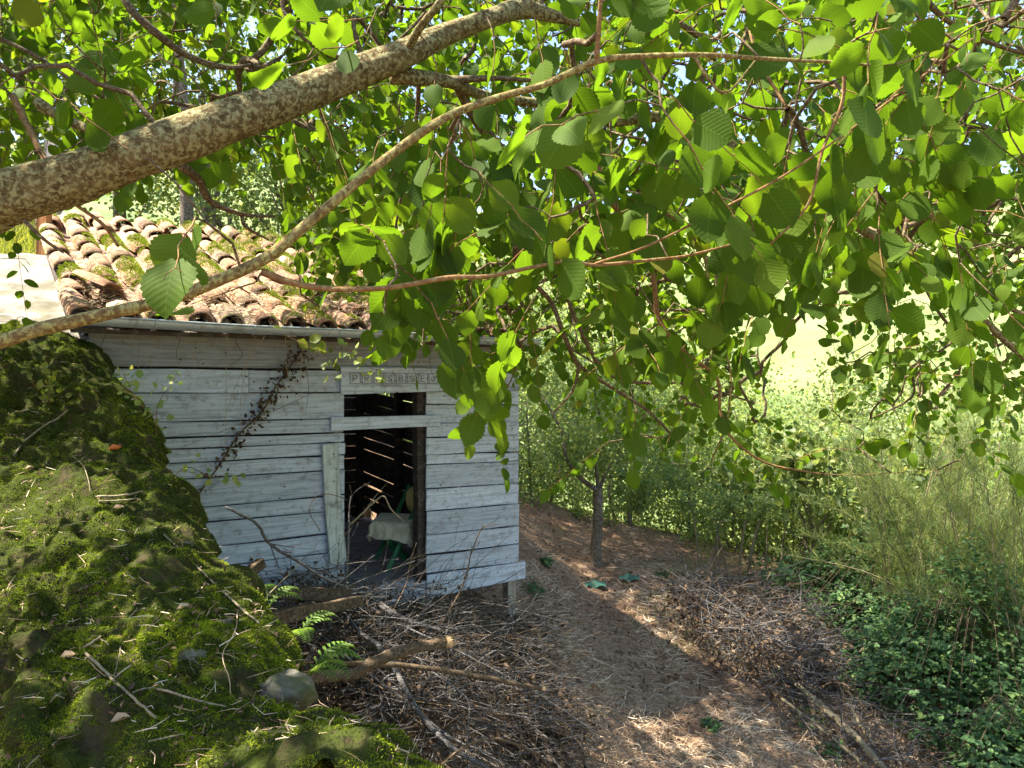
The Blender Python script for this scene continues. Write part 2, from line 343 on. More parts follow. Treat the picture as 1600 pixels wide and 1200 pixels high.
m, nt = mat('straw'); r = attr(nt); col = ramp(nt, r, [(0, (.12, .07, .04)), (.35, (.30, .20, .12)), (.7, (.50, .38, .25)), (1, (.70, .60, .46))]); b = finish(nt, col, .8, spec=.2); out(nt, b.outputs[0]); M['straw'] = m
m, nt = mat('dry_leaf'); r = attr(nt); col = ramp(nt, r, [(0, (.045, .03, .02)), (.5, (.15, .095, .055)), (.85, (.30, .20, .12)), (1, (.46, .33, .2))]); b = finish(nt, col, .8, spec=.2)
t = nd(nt, 'ShaderNodeBsdfTranslucent'); nt.links.new(col, t.inputs[0]); mx = nd(nt, 'ShaderNodeMixShader', i_0=.2); nt.links.new(b.outputs[0], mx.inputs[1]); nt.links.new(t.outputs[0], mx.inputs[2]); out(nt, mx.outputs[0]); M['dry_leaf'] = m
def plain(name, c, rough=.6, sc=20, var=.3, spec=.4):
    m, nt = mat(name); n = noise(nt, objc(nt), sc, 4); b = finish(nt, ramp(nt, n, [(.3, tuple(x*(1-var) for x in c)), (.7, tuple(min(1, x*(1+var)) for x in c))]), rough, n, .2, .004, spec); out(nt, b.outputs[0]); M[name] = m
plain('green_paint', (.015, .13, .045), .5); plain('cream_cloth', (.55, .5, .36), .9, 8); plain('cushion', (.50, .36, .12), .9, 10); plain('orange_fungus', (.5, .12, .02), .6); plain('dark_ink', (.19, .19, .21), .9)
plain('teal_scrap', (.03, .10, .07), .6); plain('iron', (.06, .05, .045), .6)
# ---------------------------------------------------------------- the ground
SH0 = np.array((.06, 7.0)); dS = np.array((math.cos(rad(36)), math.sin(rad(36)))); nS = np.array((-dS[1], dS[0]))
def shed_uv(x, y): 
    a = x-SH0[0]; b = y-SH0[1]; return a*dS[0]+b*dS[1], a*nS[0]+b*nS[1]
def gz(x, y, fine=True):
    x = np.asarray(x, float); y = np.asarray(y, float)
    near = -2.79-.42*np.clip(x, -12, 1.2)-.20*np.clip(x-1.2, 0, 5)+.075*np.clip(y, -5, 13)
    near = near-.16*np.clip(x-6.2, 0, 12)-.16*np.clip(y-13, 0, 30)
    near = near+1.25*sstep(-2.7, -3.6, x)*sstep(3.4, 5.0, y)
    if fine:
        near = near+.10*fbm(x*1.3, y*1.3, 2, 3)+.10*fbm(x*5, y*5, 6, 4)*sstep(30, 10, np.hypot(x, y))
        tr = .16*np.exp(-((x-(.9+.10*(9-y)))/.55)**2)*sstep(14, 10, y); near = near-tr     # the trodden path
    u, v = shed_uv(x, y); ins = sstep(-3.75, -3.6, u)*sstep(.25, .1, u)*sstep(-.12, .0, v)*sstep(3.75, 3.6, v)
    near = near*(1-ins)+np.minimum(near, -2.05)*ins
    r = np.hypot(x, y); far = -16+.36*np.clip(r-70, 0, 260)+9*fbm(x*.012+4, y*.012, 8, 3)+1.2*fbm(x*.08, y*.08, 3, 3)
    hl = 14*sstep(-10, -60, x); far = far+hl
    k = sstep(22, 62, r); return near*(1-k)+far*k
def axis(a, b, n, f, g, m):
    c = np.linspace(a, b, n); o1 = b+(np.geomspace(1, f, m)-1)/(f-1)*(g-b); o0 = a-(np.geomspace(1, f, m)-1)/(f-1)*(g+a)
    return np.concatenate([o0[:0:-1], c, o1[1:]])
gx = axis(-4.5, 6.5, 230, 4000, 420, 60); gy = np.concatenate([np.linspace(-60, 1, 14)[:-1], np.linspace(1, 14, 260), 14+(np.geomspace(1, 4000, 80)[1:]-1)/3999*420])
X, Y = np.meshgrid(gx, gy, indexing='ij'); Z = gz(X, Y); nx, ny = X.shape
i = np.arange(nx-1)[:, None]*ny; j = np.arange(ny-1)[None]
gf = np.stack([i+j, i+ny+j, i+ny+j+1, i+j+1], -1).reshape(-1, 4)
g = MB().add(np.stack([X, Y, Z], -1).reshape(-1, 3), gf); ground = g.build('ground', M['soil']); tag(ground, kind='structure')
gv = np.stack([X, Y, Z], -1).reshape(-1, 3); near_f = gf[(np.abs(gv[gf[:, 0], 0]) < 30) & (np.abs(gv[gf[:, 0], 1]) < 40)]
GB = BVHTree.FromPolygons(gv.tolist(), near_f.tolist())
def cast(bvh, px, py):
    d = Vector(((px-800)/F, 1, -(py-600)/F)); h = bvh.ray_cast(Vector((0, 0, 0)), d.normalized()); return None if h[0] is None else np.array(h[0])
def G(px, py, lift=0.0):
    p = cast(GB, px, py)
    if p is None: p = P(px, py, 12.)
    p = p*(1-lift/max(.5, abs(p[2]))) if lift else p     # move along the ray towards the eye, off the ground
    return p

# ---------------------------------------------------------------- the shed
shed = thing('wooden_shed', 'grey weathered plank shed with mossy clay tile roof and open doorway', 'shed', (SH0[0], SH0[1], -2.0), rad(36))
ZO = 2.0   # local z = world z + 2
def plk(name, x0, x1, zl, zr, hl, hr, y=0.0, m='plank', thk=.024, parent=shed, seed=None):
    """horizontal board between x0<x1; zl,zr centre heights; widths hl,hr"""
    seed = random.randint(0, 999) if seed is None else seed
    mb = strip_box((x0, y, zl+ZO), (x1, y, zr+ZO), (0, 0, 1), hl, thk, max(6, int((x1-x0)/.12)), .0045, seed, hr/hl)
    return mb.build(name, M[m], parent, False)
def rows(zsL, zsR, x0, x1, y=0.0, m='plank'):
    for k in range(len(zsL)-1):
        g1, g2 = random.choice((.002, .004, .005, .009)), random.choice((.002, .004, .005, .008)); a0, a1 = zsL[k]-g1, zsL[k+1]+g2; b0, b1 = zsR[k]-g2, zsR[k+1]+g1
        e = random.uniform(-.012, .006)
        plk('board', x0, x1+e if x1 < -.5 else x1+e*.7, (a0+a1)/2, (b0+b1)/2, a0-a1, b0-b1, y+random.uniform(-.004, .004), m)
# front wall
rows([-.067, -.178, -.34, -.463, -.619, -.708, -.914, -1.109, -1.315, -1.49, -1.655], [-.06, -.2, -.36, -.484, -.645, -.73, -.943, -1.138, -1.345, -1.52, -1.70], -1.0, 0.0)
plk('board', -1.0, .07, -1.765, -1.775, .20, .155, -.012)
rows([-.062, -.26, -.378, -.46, -.56, -.67, -.89, -.99, -1.18, -1.33, -1.46, -1.62], [-.073, -.28, -.394, -.475, -.575, -.694, -.90, -1.02, -1.2, -1.35, -1.48, -1.60], -3.55, -1.76)
plk('board', -3.56, -2.52, .022, .02, .168, .168); plk('board', -2.515, 0.0, .02, .022, .17, .17)
plk('board', -3.56, 0.02, .255, .25, .27, .26, .004, 'brown_plank')
# crossbar, leaning plank, sill, sign
plk('crossbar', -1.88, -.88, -.318, -.322, .105, .098, -.03, 'plank', .028)
o = strip_box((-1.83, -.05, ZO-1.43), (-1.90, -.035, ZO-.48), (1, 0, .05), .13, .03, 10, .012, 44, 1.0).build('leaning_plank', M['plank_vertical'], shed, False); tag(o, 'upright split plank with green algae leaning beside the doorway')
plk('sill', -1.62, -1.02, -1.80, -1.80, .12, .12, -.02); MB().add(boxv((-1.78, .0, ZO-1.745), (-.98, .16, ZO-1.72)), BF).build('threshold', M['plank'], shed, False)
sg = plk('sign_board', -1.80, -.86, .028, .035, .225, .205, -.034, 'plank', .026)
# carved characters in square outlines on the sign
def stroke(pts, w=.0045, parent=None, name='letter', mb=None):
    mb = mb or MB(); p = np.array(pts, float)
    for a, b in zip(p[:-1], p[1:]):
        d = unit(b-a); s = np.array((-d[1], d[0]))*w/2; y0, y1 = -.0505, -.0475
        c = [a-s-d*w/2, b-s+d*w/2, b+s+d*w/2, a+s-d*w/2]
        v = [(q[0], y0, q[1]+ZO) for q in c]+[(q[0], y1, q[1]+ZO) for q in c]
        mb.add(v, BF[:, ::-1]); 
    return mb
GL = {'P': [[(0,0),(0,1),(.7,.95),(.8,.75),(.65,.5),(0,.45)]], 'R': [[(0,0),(0,1),(.7,.95),(.8,.75),(.65,.5),(0,.45)],[(.3,.45),(.8,0)]], 'E': [[(.8,1),(0,1),(0,0),(.8,0)],[(0,.5),(.6,.5)]],
      'S': [[(.8,.85),(.5,1),(.1,.9),(.05,.65),(.7,.4),(.75,.15),(.4,0),(0,.12)]], 'J': [[(.7,1),(.7,.2),(.45,0),(.1,.1),(.05,.3)]], 'B': [[(0,0),(0,1),(.65,.95),(.7,.7),(.5,.52),(0,.5)],[(.5,.52),(.8,.3),(.65,.03),(0,0)]]}
for k, ch in enumerate('PRESBSEJ'):
    x0 = -1.725+k*.104; z0 = .005; mb = MB()
    for s in GL[ch]: stroke([(x0+.025+.042*a, z0+.018+.048*b) for a, b in s], .006, mb=mb)
    stroke([(x0, z0), (x0+.088, z0), (x0+.088, z0+.085), (x0, z0+.085), (x0, z0)], .004, mb=mb)
    mb.build('letter', M['dark_ink'], sg, False)
# nails: two at each board end
nb = MB()
for x in (-.06, -.94, -1.82, -2.6, -3.3):
    for z in np.arange(-1.7, .1, .1):
        c = np.array((x+R.uniform(-.02, .02), -.0135, z+ZO+R.uniform(-.02, .02))); a = np.linspace(0, 2*np.pi, 6, endpoint=False)
        v = c+np.stack([np.cos(a)*.004, 0*a-.003, np.sin(a)*.004], -1); w = v+np.array((0, .004, 0)); nb.add(np.vstack([v, w]), [(0,1,2,3),(0,3,4,5)])
tag(nb.build('nails', M['iron'], shed, False), kind='stuff')
def box(name, lo, hi, m, parent=shed): 
    lo = (lo[0], lo[1], lo[2]+ZO); hi = (hi[0], hi[1], hi[2]+ZO); return MB().add(boxv(lo, hi), BF).build(name, M[m], parent, False)
def post(x, y, z0, z1, w, m): return strip_box((x, y, z0+ZO), (x, y, z1+ZO), (1, 0, 0), w, w, 8, .006, random.randint(0, 99)).build('post', M[m], shed, False)
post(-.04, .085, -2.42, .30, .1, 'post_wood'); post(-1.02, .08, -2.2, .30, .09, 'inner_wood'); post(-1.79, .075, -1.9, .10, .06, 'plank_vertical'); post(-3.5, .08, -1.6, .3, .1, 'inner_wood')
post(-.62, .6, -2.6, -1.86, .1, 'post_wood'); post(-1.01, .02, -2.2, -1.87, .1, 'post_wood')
# floor boards
for k in range(12): 
    y = .16+k*.29; strip_box((-3.5, y, ZO-1.775), (0, y, ZO-1.775), (0, 1, 0), .28, .025, 6, .003, k).build('floor_board', M['brown_plank'], shed, False)
# right side wall: tilted boards with gaps that let the daylight in, three studs
for k in range(17):
    z = -1.72+k*.155; tl = .10
    w = .152 if k % 3 else .146
    for (ya, yb) in ((.05, 1.2), (1.2, 2.35), (2.35, 3.5)):
        dz = random.uniform(-.008, .008); zz = z+.10*(ya-1.7)+dz
        if zz > .2+.38*ya: continue
        if abs(zz+.02) < .12 and ya > 2: continue      # a small square opening high at the back
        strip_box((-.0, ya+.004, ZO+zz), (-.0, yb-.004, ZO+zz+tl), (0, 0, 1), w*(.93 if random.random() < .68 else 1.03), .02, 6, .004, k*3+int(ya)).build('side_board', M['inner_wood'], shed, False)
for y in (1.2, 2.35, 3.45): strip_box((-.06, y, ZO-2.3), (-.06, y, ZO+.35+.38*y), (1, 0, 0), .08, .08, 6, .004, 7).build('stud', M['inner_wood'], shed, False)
for k in range(20):   # left and back walls
    z = -1.7+k*.16
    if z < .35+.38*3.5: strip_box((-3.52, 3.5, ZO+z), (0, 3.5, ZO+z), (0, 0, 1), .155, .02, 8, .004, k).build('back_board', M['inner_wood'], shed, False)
    if z < .95: strip_box((-3.56, .05+max(0, (z-.3)/.38), ZO+z), (-3.56, 3.48, ZO+z), (0, 0, 1), .157, .02, 8, .004, k+9).build('side_board', M['plank'], shed, False)
# roof: deck, rafters, pan tiles and cover tiles
RS = .38; roofz = lambda y: .44+RS*y
rf = MB().add([(-3.68, -.16, ZO+roofz(-.16)-.05), (.14, -.16, ZO+roofz(-.16)-.05), (.14, 3.62, ZO+roofz(3.62)-.05), (-3.68, 3.62, ZO+roofz(3.62)-.05),
               (-3.68, -.16, ZO+roofz(-.16)-.02), (.14, -.16, ZO+roofz(-.16)-.02), (.14, 3.62, ZO+roofz(3.62)-.02), (-3.68, 3.62, ZO+roofz(3.62)-.02)], BF).build('roof', M['inner_wood'], shed, False)
for k in range(7): 
    x = -3.5+k*.58; strip_box((x, .03, ZO+roofz(.03)-.11), (x, 3.5, ZO+roofz(3.5)-.11), (0, 0, 1), .11, .06, 6, .003, k).build('rafter', M['inner_wood'], rf, False)
def tile_mesh(cover):
    mb = MB(); n = 9; L = .46; vs = []
    for t, r in ((0, .088), (.5, .083), (1, .072)):
        for k, (ro) in enumerate((r, r-.013)):
            a = np.linspace(0, np.pi, n)
            vs.append(np.stack([np.cos(a)*ro, np.full(n, t*L), np.sin(a)*ro*.85*(1 if cover else -1)], -1))
    V = np.concatenate(vs); f = []
    R_ = lambda s, k: (s*2+k)*n
    for s in range(2):
        for q in range(n-1):
            f.append((R_(s,0)+q, R_(s,0)+q+1, R_(s+1,0)+q+1, R_(s+1,0)+q)); f.append((R_(s,1)+q+1, R_(s,1)+q, R_(s+1,1)+q, R_(s+1,1)+q+1))
        for q in (0, n-1): f.append((R_(s,0)+q, R_(s+1,0)+q, R_(s+1,1)+q, R_(s,1)+q))
    for q in range(n-1): f.append((R_(0,0)+q, R_(0,1)+q, R_(0,1)+q+1, R_(0,0)+q+1)); f.append((R_(2,0)+q, R_(2,0)+q+1, R_(2,1)+q+1, R_(2,1)+q))
    V[:, 2] += .004*np.sin(V[:, 1]*17+V[:, 0]*60)
    return mb.add(V, np.array(f)).mesh('roof_tile' if cover else 'pan_tile', M['tile'])
tc, tp = tile_mesh(True), tile_mesh(False)
ang = math.atan(RS); NCOL, NROW, SP, PR = 16, 9, .236, .405
tile_pos = []
for c in range(NCOL):
    cx = -3.60+c*SP
    for r_ in range(NROW):
        y = -.14+r_*PR; 
        for kind in (0, 1):
            if kind == 1 and c == NCOL-1: continue
            me = tc if kind == 0 else tp
            o = bpy.data.objects.new('roof_tile' if kind == 0 else 'pan_tile', me); C.objects.link(o); o.parent = rf
            x = cx+(SP/2 if kind else 0)+random.gauss(0, .010); yy = y+random.gauss(0, .018)+(.02 if kind else 0)
            wob = (random.gauss(0, .05), random.gauss(0, .05), random.gauss(0, .045))
            z = ZO+roofz(yy)+(.035 if kind == 0 else .055)+.012
            o.location = (x, yy, z); o.rotation_euler = (ang-.03+wob[0]*.6, wob[1], wob[2]); s_ = random.uniform(.94, 1.05); o.scale = (s_, 1, s_)
            if kind == 0: tile_pos.append((x, yy, z))
# one tile slipped across the gap near the eave
o = bpy.data.objects.new('roof_tile', tc); C.objects.link(o); o.parent = rf; o.location = (-3.40, .16, ZO+.44+.19); o.rotation_euler = (ang, .5, .55); tag(o, 'purplish roof tile that has slipped askew over its neighbours')
# moss and litter on the roof
mb = MB(); q = 150000; c = R.randint(0, len(tile_pos), q); tp_ = np.array(tile_pos)[c]; a = R.uniform(.1, np.pi-.1, q); t = R.uniform(0, .45, q)
pos = np.stack([tp_[:, 0]+np.cos(a)*.084, tp_[:, 1]+t*math.cos(ang), tp_[:, 2]+t*math.sin(ang)+np.sin(a)*.074], -1)
w = fbm(pos[:, 0]*2.2, pos[:, 1]*2.2, 3, 3)+.25*fbm(pos[:, 0]*9, pos[:, 1]*9, 5, 2); keep = w+.085*np.minimum(pos[:, 0]+3.1, 1.8) > .03
pos = pos[keep]; k = len(pos); d = unit(np.stack([np.cos(a[keep])*.8, np.zeros(k)-.2, np.sin(a[keep])], -1)+R.normal(size=(k, 3))*.5)
blades(mb, pos, d, R.uniform(.008, .026, k), R.uniform(.002, .005, k), R.uniform(.3, 1, k)); tag(mb.build('roof_moss', M['moss'], rf), kind='stuff')
mb = MB(); k = 5000; x = R.uniform(-3.6, .05, k); y = np.abs(R.normal(0, .8, k))-.15; pos = np.stack([x, y, ZO+roofz(y)+.07+R.uniform(0, .06, k)], -1)
d = unit(R.normal(size=(k, 3))*np.array((1, 1, .25))); ribbons(mb, pos, pos+d*R.uniform(.03, .12, (k, 1)), R.uniform(.001, .0022, k), R.uniform(0, .9, k), .01); tag(mb.build('roof_litter', M['straw'], rf), kind='stuff')
# gutter: half round channel with brackets
mb = MB(); n = 13; a = np.linspace(np.pi*1.0, 2*np.pi, n); xs = np.linspace(-3.62, .06, 24); vs = []
for ro in (.055, .0515): vs.append(np.stack([np.broadcast_to(xs[:, None], (24, n)), -.215+np.cos(a)[None]*ro+0*xs[:, None], ZO+.425-.02*((xs[:, None]+3.6)/3.6)+np.sin(a)[None]*ro+.004*np.sin(xs*3)[:, None]], -1).reshape(-1, 3))
V = np.concatenate(vs); i = np.arange(23)[:, None]*n; j = np.arange(n-1)[None]; f = np.stack([i+j, i+j+1, i+n+j+1, i+n+j], -1).reshape(-1, 4)
mb.add(V, np.concatenate([f, f[:, ::-1]+24*n])); gt = mb
for sgn in (0, n-1):
    b0 = np.arange(23)*n+sgn; mb.f4.append(np.stack([b0, b0+n, b0+n+24*n, b0+24*n], -1))
gut = gt.build('gutter', M['gutter'], shed)
r1 = MB(); tube(r1, [(x, -.215-.056, ZO+.427-.02*((x+3.6)/3.6)+.004*math.sin(x*3)) for x in xs], .007, 6); r1.build('rolled_rim', M['gutter'], gut)
for x in (-3.2, -2.55, -1.9, -1.25, -.6, -.05):
    b_ = MB(); aa = np.linspace(np.pi*.98, 2*np.pi, 9); zc = ZO+.425-.02*((x+3.6)/3.6)+.004*math.sin(x*3); tube(b_, [(x, -.215+math.cos(t)*.0595, zc+math.sin(t)*.0595) for t in aa], .0045, 5); b_.build('bracket', M['gutter'], gut)

# what stands inside: a green folding chair, a cloth over its seat
ch = thing('folding_chair', 'green painted folding chair standing inside the dark shed doorway', 'chair', tuple(P(610, 895, 6.9)))
def bar(name, a, b, r, m, root, sides=8):
    a = np.asarray(a)-np.array(root.location); b = np.asarray(b)-np.array(root.location); mb = MB(); tube(mb, [a, (a+b)/2, b], r, sides); return mb.build(name, M[m], root)
a1, b1 = P(606, 893, 6.55), P(660, 768, 6.95); a2, b2 = P(588, 874, 6.95), P(640, 758, 7.35)
c1, e1 = P(650, 892, 7.0), P(600, 838, 6.68); c2, e2 = P(640, 872, 7.35), P(588, 822, 7.02)
for a, b in ((a1, b1), (a2, b2)): 
    mb = strip_box(a-np.array(ch.location), b-np.array(ch.location), (1, .2, 0), .04, .022, 4, .001, 1); mb.build('leg', M['green_paint'], ch, False)
for a, b in ((c1, e1), (c2, e2)): 
    mb = strip_box(a-np.array(ch.location), b-np.array(ch.location), (1, .2, 0), .036, .02, 4, .001, 2); mb.build('leg', M['green_paint'], ch, False)
bar('stretcher', a1+(b1-a1)*.22, a2+(b2-a2)*.22, .011, 'green_paint', ch); bar('stretcher', c1+(e1-c1)*.3, c2+(e2-c2)*.3, .011, 'green_paint', ch)
sc = [P(579, 819, 6.72), P(640, 824, 6.62), P(652, 806, 7.0), P(594, 804, 7.1)]
L = np.array(ch.location); v = [p-L for p in sc]; MB().add(v+[p-np.array((0, 0, .022)) for p in v], BF[:, ::-1]).build('seat', M['green_paint'], ch, False)
# seat cloth: sheet over the seat that hangs down with an uneven hem
nu = 22; mb = MB(); V = []
for iu in range(nu+1):
    for iv in range(nu+1):
        u = iu/nu*1.5-.25; v_ = iv/nu*1.5-.25; uc, vc = min(1, max(0, u)), min(1, max(0, v_))
        p = sc[0]*(1-uc)*(1-vc)+sc[1]*uc*(1-vc)+sc[2]*uc*vc+sc[3]*(1-uc)*vc
        h = max(abs(u-uc), abs(v_-vc)); o_ = (sc[1]-sc[0])*(u-uc)*.3+(sc[3]-sc[0])*(v_-vc)*.3
        hem = 1.5*(.65+.75*float(vn(u*3+2, v_*3, 4))); V.append(p+o_+np.array((0, 0, .022-h*.42*hem))+.012*np.array((math.sin(v_*30), math.sin(u*27), 0))*min(1, h*8))
i = np.arange(nu)[:, None]*(nu+1); j = np.arange(nu)[None]; ff = np.stack([i+j, i+j+1, i+nu+2+j, i+nu+1+j], -1).reshape(-1, 4)
tag(mb.add(V, ff).build('seat_cloth', M['cream_cloth']), 'dirty cream cloth draped over the seat of the green chair', 'cloth')
# round yellow back pad
mb = MB(); cc = P(648, 779, 6.98); ctr = cc-L; ax = unit(np.array((-.55, -.8, .25))); ux = unit(np.cross(ax, (0, 0, 1))); uz = np.cross(ux, ax); ring = []
for (rr_, hh) in ((.0, .03), (.06, .032), (.10, .02), (.118, 0), (.10, -.02), (.0, -.028)):
    for k in range(16): t = k/16*2*math.pi; ring.append(ctr+(ux*math.cos(t)+uz*math.sin(t)*1.05)*rr_*(1+.06*math.sin(3*t))+ax*hh)
i = np.arange(5)[:, None]*16; j = np.arange(16)[None]; k = (j+1) % 16; mb.add(ring, np.stack([i+j, i+16+j, i+16+k, i+k], -1).reshape(-1, 4)).build('backrest', M['cushion'], ch)

# ---------------------------------------------------------------- mossy wall on the left
E = np.array([(760, 1330, 1.45), (690, 1260, 1.6), (640, 1215, 1.72), (560, 1168, 1.86), (500, 1128, 1.98), (482, 1090, 2.07), (472, 1035, 2.22), (440, 985, 2.42), (395, 930, 2.66), (352, 880, 2.95), (322, 825, 3.35), (308, 788, 3.65), (270, 745, 3.95), (256, 700, 4.15), (228, 640, 4.4), (195, 590, 4.62), (150, 545, 4.88), (138, 532, 5.0)])
ep = crv([P(*e) for e in E], 22); ns = len(ep); tg = unit(np.gradient(ep, axis=0)*np.array((1, 1, 0))); lf = np.stack([-tg[:, 1], tg[:, 0], 0*tg[:, 0]], -1)
if lf[ns//2, 0] > 0: lf = -lf
lf = unit(lf*.45+np.array((-1, .35, 0))*.55)      # even out the fan of cross sections
nt_ = 210; tt = np.linspace(-1, 2, nt_)          # -1..0 right face, 0..1 top, 1..2 left face
wd = np.interp(ep[:, 1], [1.4, 2.0, 3, 4, 5], [.72, .80, 1.05, 1.3, 1.6])
rz = gz(ep[:, 0], ep[:, 1], False)-.15
V = np.zeros((ns, nt_, 3))
for j, t in enumerate(tt):
    if t < 0: q = ep+lf*(.02+.18*(-t))[..., None] if False else ep+lf*(.03-.03*t)+np.array((0, 0, 1))*((rz-ep[:, 2])*(-t))[:, None]; 
    elif t <= 1: q = ep+lf*(wd*t)[:, None]+np.array((0, 0, 1))*(.10*np.sin(np.pi*min(1, t*1.2))+.04*t)
    else: q = ep+lf*(wd*(1+.10*(t-1)))[:, None]+np.array((0, 0, 1))*(.04+(rz-ep[:, 2]+.1)*(t-1))[:, None]
    V[:, j] = q
rnd_e = np.exp(-(tt/.035)**2)*.05+np.exp(-((tt-1)/.05)**2)*.07; V[:, :, 2] -= rnd_e[None]
sc1 = V[..., 0]*1.0+V[..., 2]*.7; sc2 = V[..., 1]+V[..., 2]*.5
lump = .20*fbm(sc1*2.6, sc2*2.6, 21, 3)+.11*fbm(sc1*8, sc2*8, 25, 3)
fine = .045*np.abs(fbm(sc1*26, sc2*26, 29, 3))+.05*fbm(sc1*15, sc2*15, 37, 2)+.02*sstep(.0, .06, fbm(sc1*19, sc2*19, 63, 2))
nrm = np.cross(np.gradient(V, axis=0), np.gradient(V, axis=1)); nrm = unit(nrm); 
if nrm[ns//2, nt_//2, 2] < 0: nrm = -nrm
V2 = V+nrm*(lump+fine)[..., None]*sstep(-.02, .06, np.abs(tt)+.04)[None, :, None]
V2[..., 0] += .07*fbm(V[..., 1]*4, V[..., 2]*4, 33, 3)*(tt < .1)[None]
root = thing('mossy_wall', 'old stone wall covered in thick green moss running up to the shed', 'wall', (float(ep[30, 0]), float(ep[30, 1]), float(rz[30])))
LW = np.array(root.location)
i = np.arange(ns-1)[:, None]*nt_; j = np.arange(nt_-1)[None]; wf = np.stack([i+j, i+nt_+j, i+nt_+j+1, i+j+1], -1).reshape(-1, 4)
MB().add(V2.reshape(-1, 3)-LW, wf).build('wall_body', M['moss_bed'], root)
WB = BVHTree.FromPolygons(V2.reshape(-1, 3).tolist(), wf.tolist())
def Wp(px, py, lift=.0):
    p = cast(WB, px, py)
    if p is None: p = P(px, py, 2.6)
    return p*(1-lift/max(.7, np.linalg.norm(p)))
# moss blades over the wall
nrm = unit(np.cross(np.gradient(V2, axis=0), np.gradient(V2, axis=1)));
if nrm[ns//2, nt_//2, 2] < 0: nrm = -nrm
q = 520000; fi = R.uniform(0, ns-1.01, q); fj = np.where(R.rand(q) < .72, R.uniform(nt_*.315, nt_*.69, q), R.uniform(nt_*.08, nt_-1.01, q)); a = fi.astype(int); b = fj.astype(int); u = (fi-a)[:, None]; v_ = (fj-b)[:, None]
pos = V2[a, b]*(1-u)*(1-v_)+V2[a+1, b]*u*(1-v_)+V2[a, b+1]*(1-u)*v_+V2[a+1, b+1]*u*v_; nn = nrm[a, b]
msk = fbm(pos[:, 0]*7, pos[:, 1]*7+pos[:, 2]*5, 41, 4); tone = fbm(pos[:, 0]*17, pos[:, 1]*17, 45, 3)
keep = (msk > -.16)&(R.rand(q) < np.where(msk > -.03, 1, .55)); pos, nn, tone, msk = pos[keep], nn[keep], tone[keep], msk[keep]; k = len(pos)
d = unit(nn*.8+R.normal(size=(k, 3))*.75+np.array((.12, -.15, -.05)))
dist = np.linalg.norm(pos, axis=1)
mb = MB(); blades(mb, pos-LW-nn*.002, d, R.uniform(.005, .0135, k)*(1+.6*np.clip(msk*4, 0, 1)), R.uniform(.0009, .0020, k)*(1+.12*dist), np.clip(.42+1.9*tone+1.6*fbm(pos[:, 0]*3.1, pos[:, 1]*3.1, 47, 3)+R.normal(0, .2, k), 0, 1))
tag(mb.build('moss', M['moss'], root), kind='stuff')
q = 2600; k_ = R.randint(0, len(pos), q); mb = MB(); d = unit(R.normal(size=(q, 3))*np.array((1, 1, .3))); p_ = pos[k_]-LW+nn[k_]*.012; ribbons(mb, p_, p_+d*R.uniform(.01, .07, (q, 1)), R.uniform(.0005, .0013, q), R.uniform(0, .95, q), .004*np.ones(q)); tag(mb.build('litter', M['straw'], root), kind='stuff')
q = 900; k_ = R.randint(0, len(pos), q); mb = MB(); scatter(mb, T_DRY, pos[k_]-LW+nn[k_]*.010, R.normal(size=(q, 3)), nn[k_]+R.normal(size=(q, 3))*.4, R.uniform(.008, .022, q), R.uniform(.0, .8, q)); tag(mb.build('leaf_crumbs', M['dry_leaf'], root), kind='stuff')
def rock(name, c, s, seed, m, parent, label=None):
    rs = np.random.RandomState(seed); mb = MB(); nu, nv = 26, 17; Vv = []
    for iv in range(nv+1):
        for iu in range(nu):
            th = iu/nu*2*math.pi; ph = iv/nv*math.pi; d = np.array((math.sin(ph)*math.cos(th), math.sin(ph)*math.sin(th), math.cos(ph)))
            d = np.sign(d)*np.abs(d)**.62; r_ = 1+.62*float(fbm(d[0]*1.7+seed, d[1]*1.7+d[2]*1.3, seed, 2))+.30*float(fbm(d[0]*6+seed, d[1]*6+d[2]*4, seed+3, 3))
            Vv.append(np.asarray(c)+d*np.asarray(s)*r_)
    i = np.arange(nv)[:, None]*nu; j = np.arange(nu)[None]; k = (j+1) % nu
    o = mb.add(Vv, np.stack([i+j, i+nu+j, i+nu+k, i+k], -1).reshape(-1, 4)).build(name, M[m], parent, True)
    if label: tag(o, label)
    return o
for kk, (px, py, sx, sy, sz) in enumerate([(442, 1072, .10, .09, .055), (302, 1014, .045, .035, .022), (350, 967, .028, .022, .018), (288, 846, .035, .03, .022)]):
    p = Wp(px, py); rock('stone', p-LW+np.array((0, .01, -.020)), (sx*.85, sy*.85, sz*.9), kk, 'stone', root, 'large pale stone bulging from the wall edge' if kk == 0 else None)
# stone ramp beside the roof
cn = [P(-160, 560, 4.5), P(152, 545, 4.95), P(82, 398, 6.75), P(-160, 394, 6.5)]
nu, nv = 40, 50; Vv = np.zeros((nu, nv, 3))
for a in range(nu):
    for b in range(nv):
        u, v_ = a/(nu-1), b/(nv-1); Vv[a, b] = cn[0]*(1-u)*(1-v_)+cn[1]*u*(1-v_)+cn[2]*u*v_+cn[3]*(1-u)*v_
Vv[..., 2] += .10*fbm(Vv[..., 0]*3, Vv[..., 1]*3, 51, 4)-.02*(np.abs(fbm(Vv[..., 0]*2, Vv[..., 1]*5, 55, 2)) < .012)
Vb = Vv.copy(); Vb[..., 2] -= .5; Va = np.concatenate([Vv.reshape(-1, 3), Vb.reshape(-1, 3)]); i = np.arange(nu-1)[:, None]*nv; j = np.arange(nv-1)[None]
f = np.stack([i+j, i+nv+j, i+nv+j+1, i+j+1], -1).reshape(-1, 4); fs = []
N_ = nu*nv
for a in range(nu-1): fs += [(a*nv, (a+1)*nv, (a+1)*nv+N_, a*nv+N_), (a*nv+nv-1, (a+1)*nv+nv-1, (a+1)*nv+nv-1+N_, a*nv+nv-1+N_)]
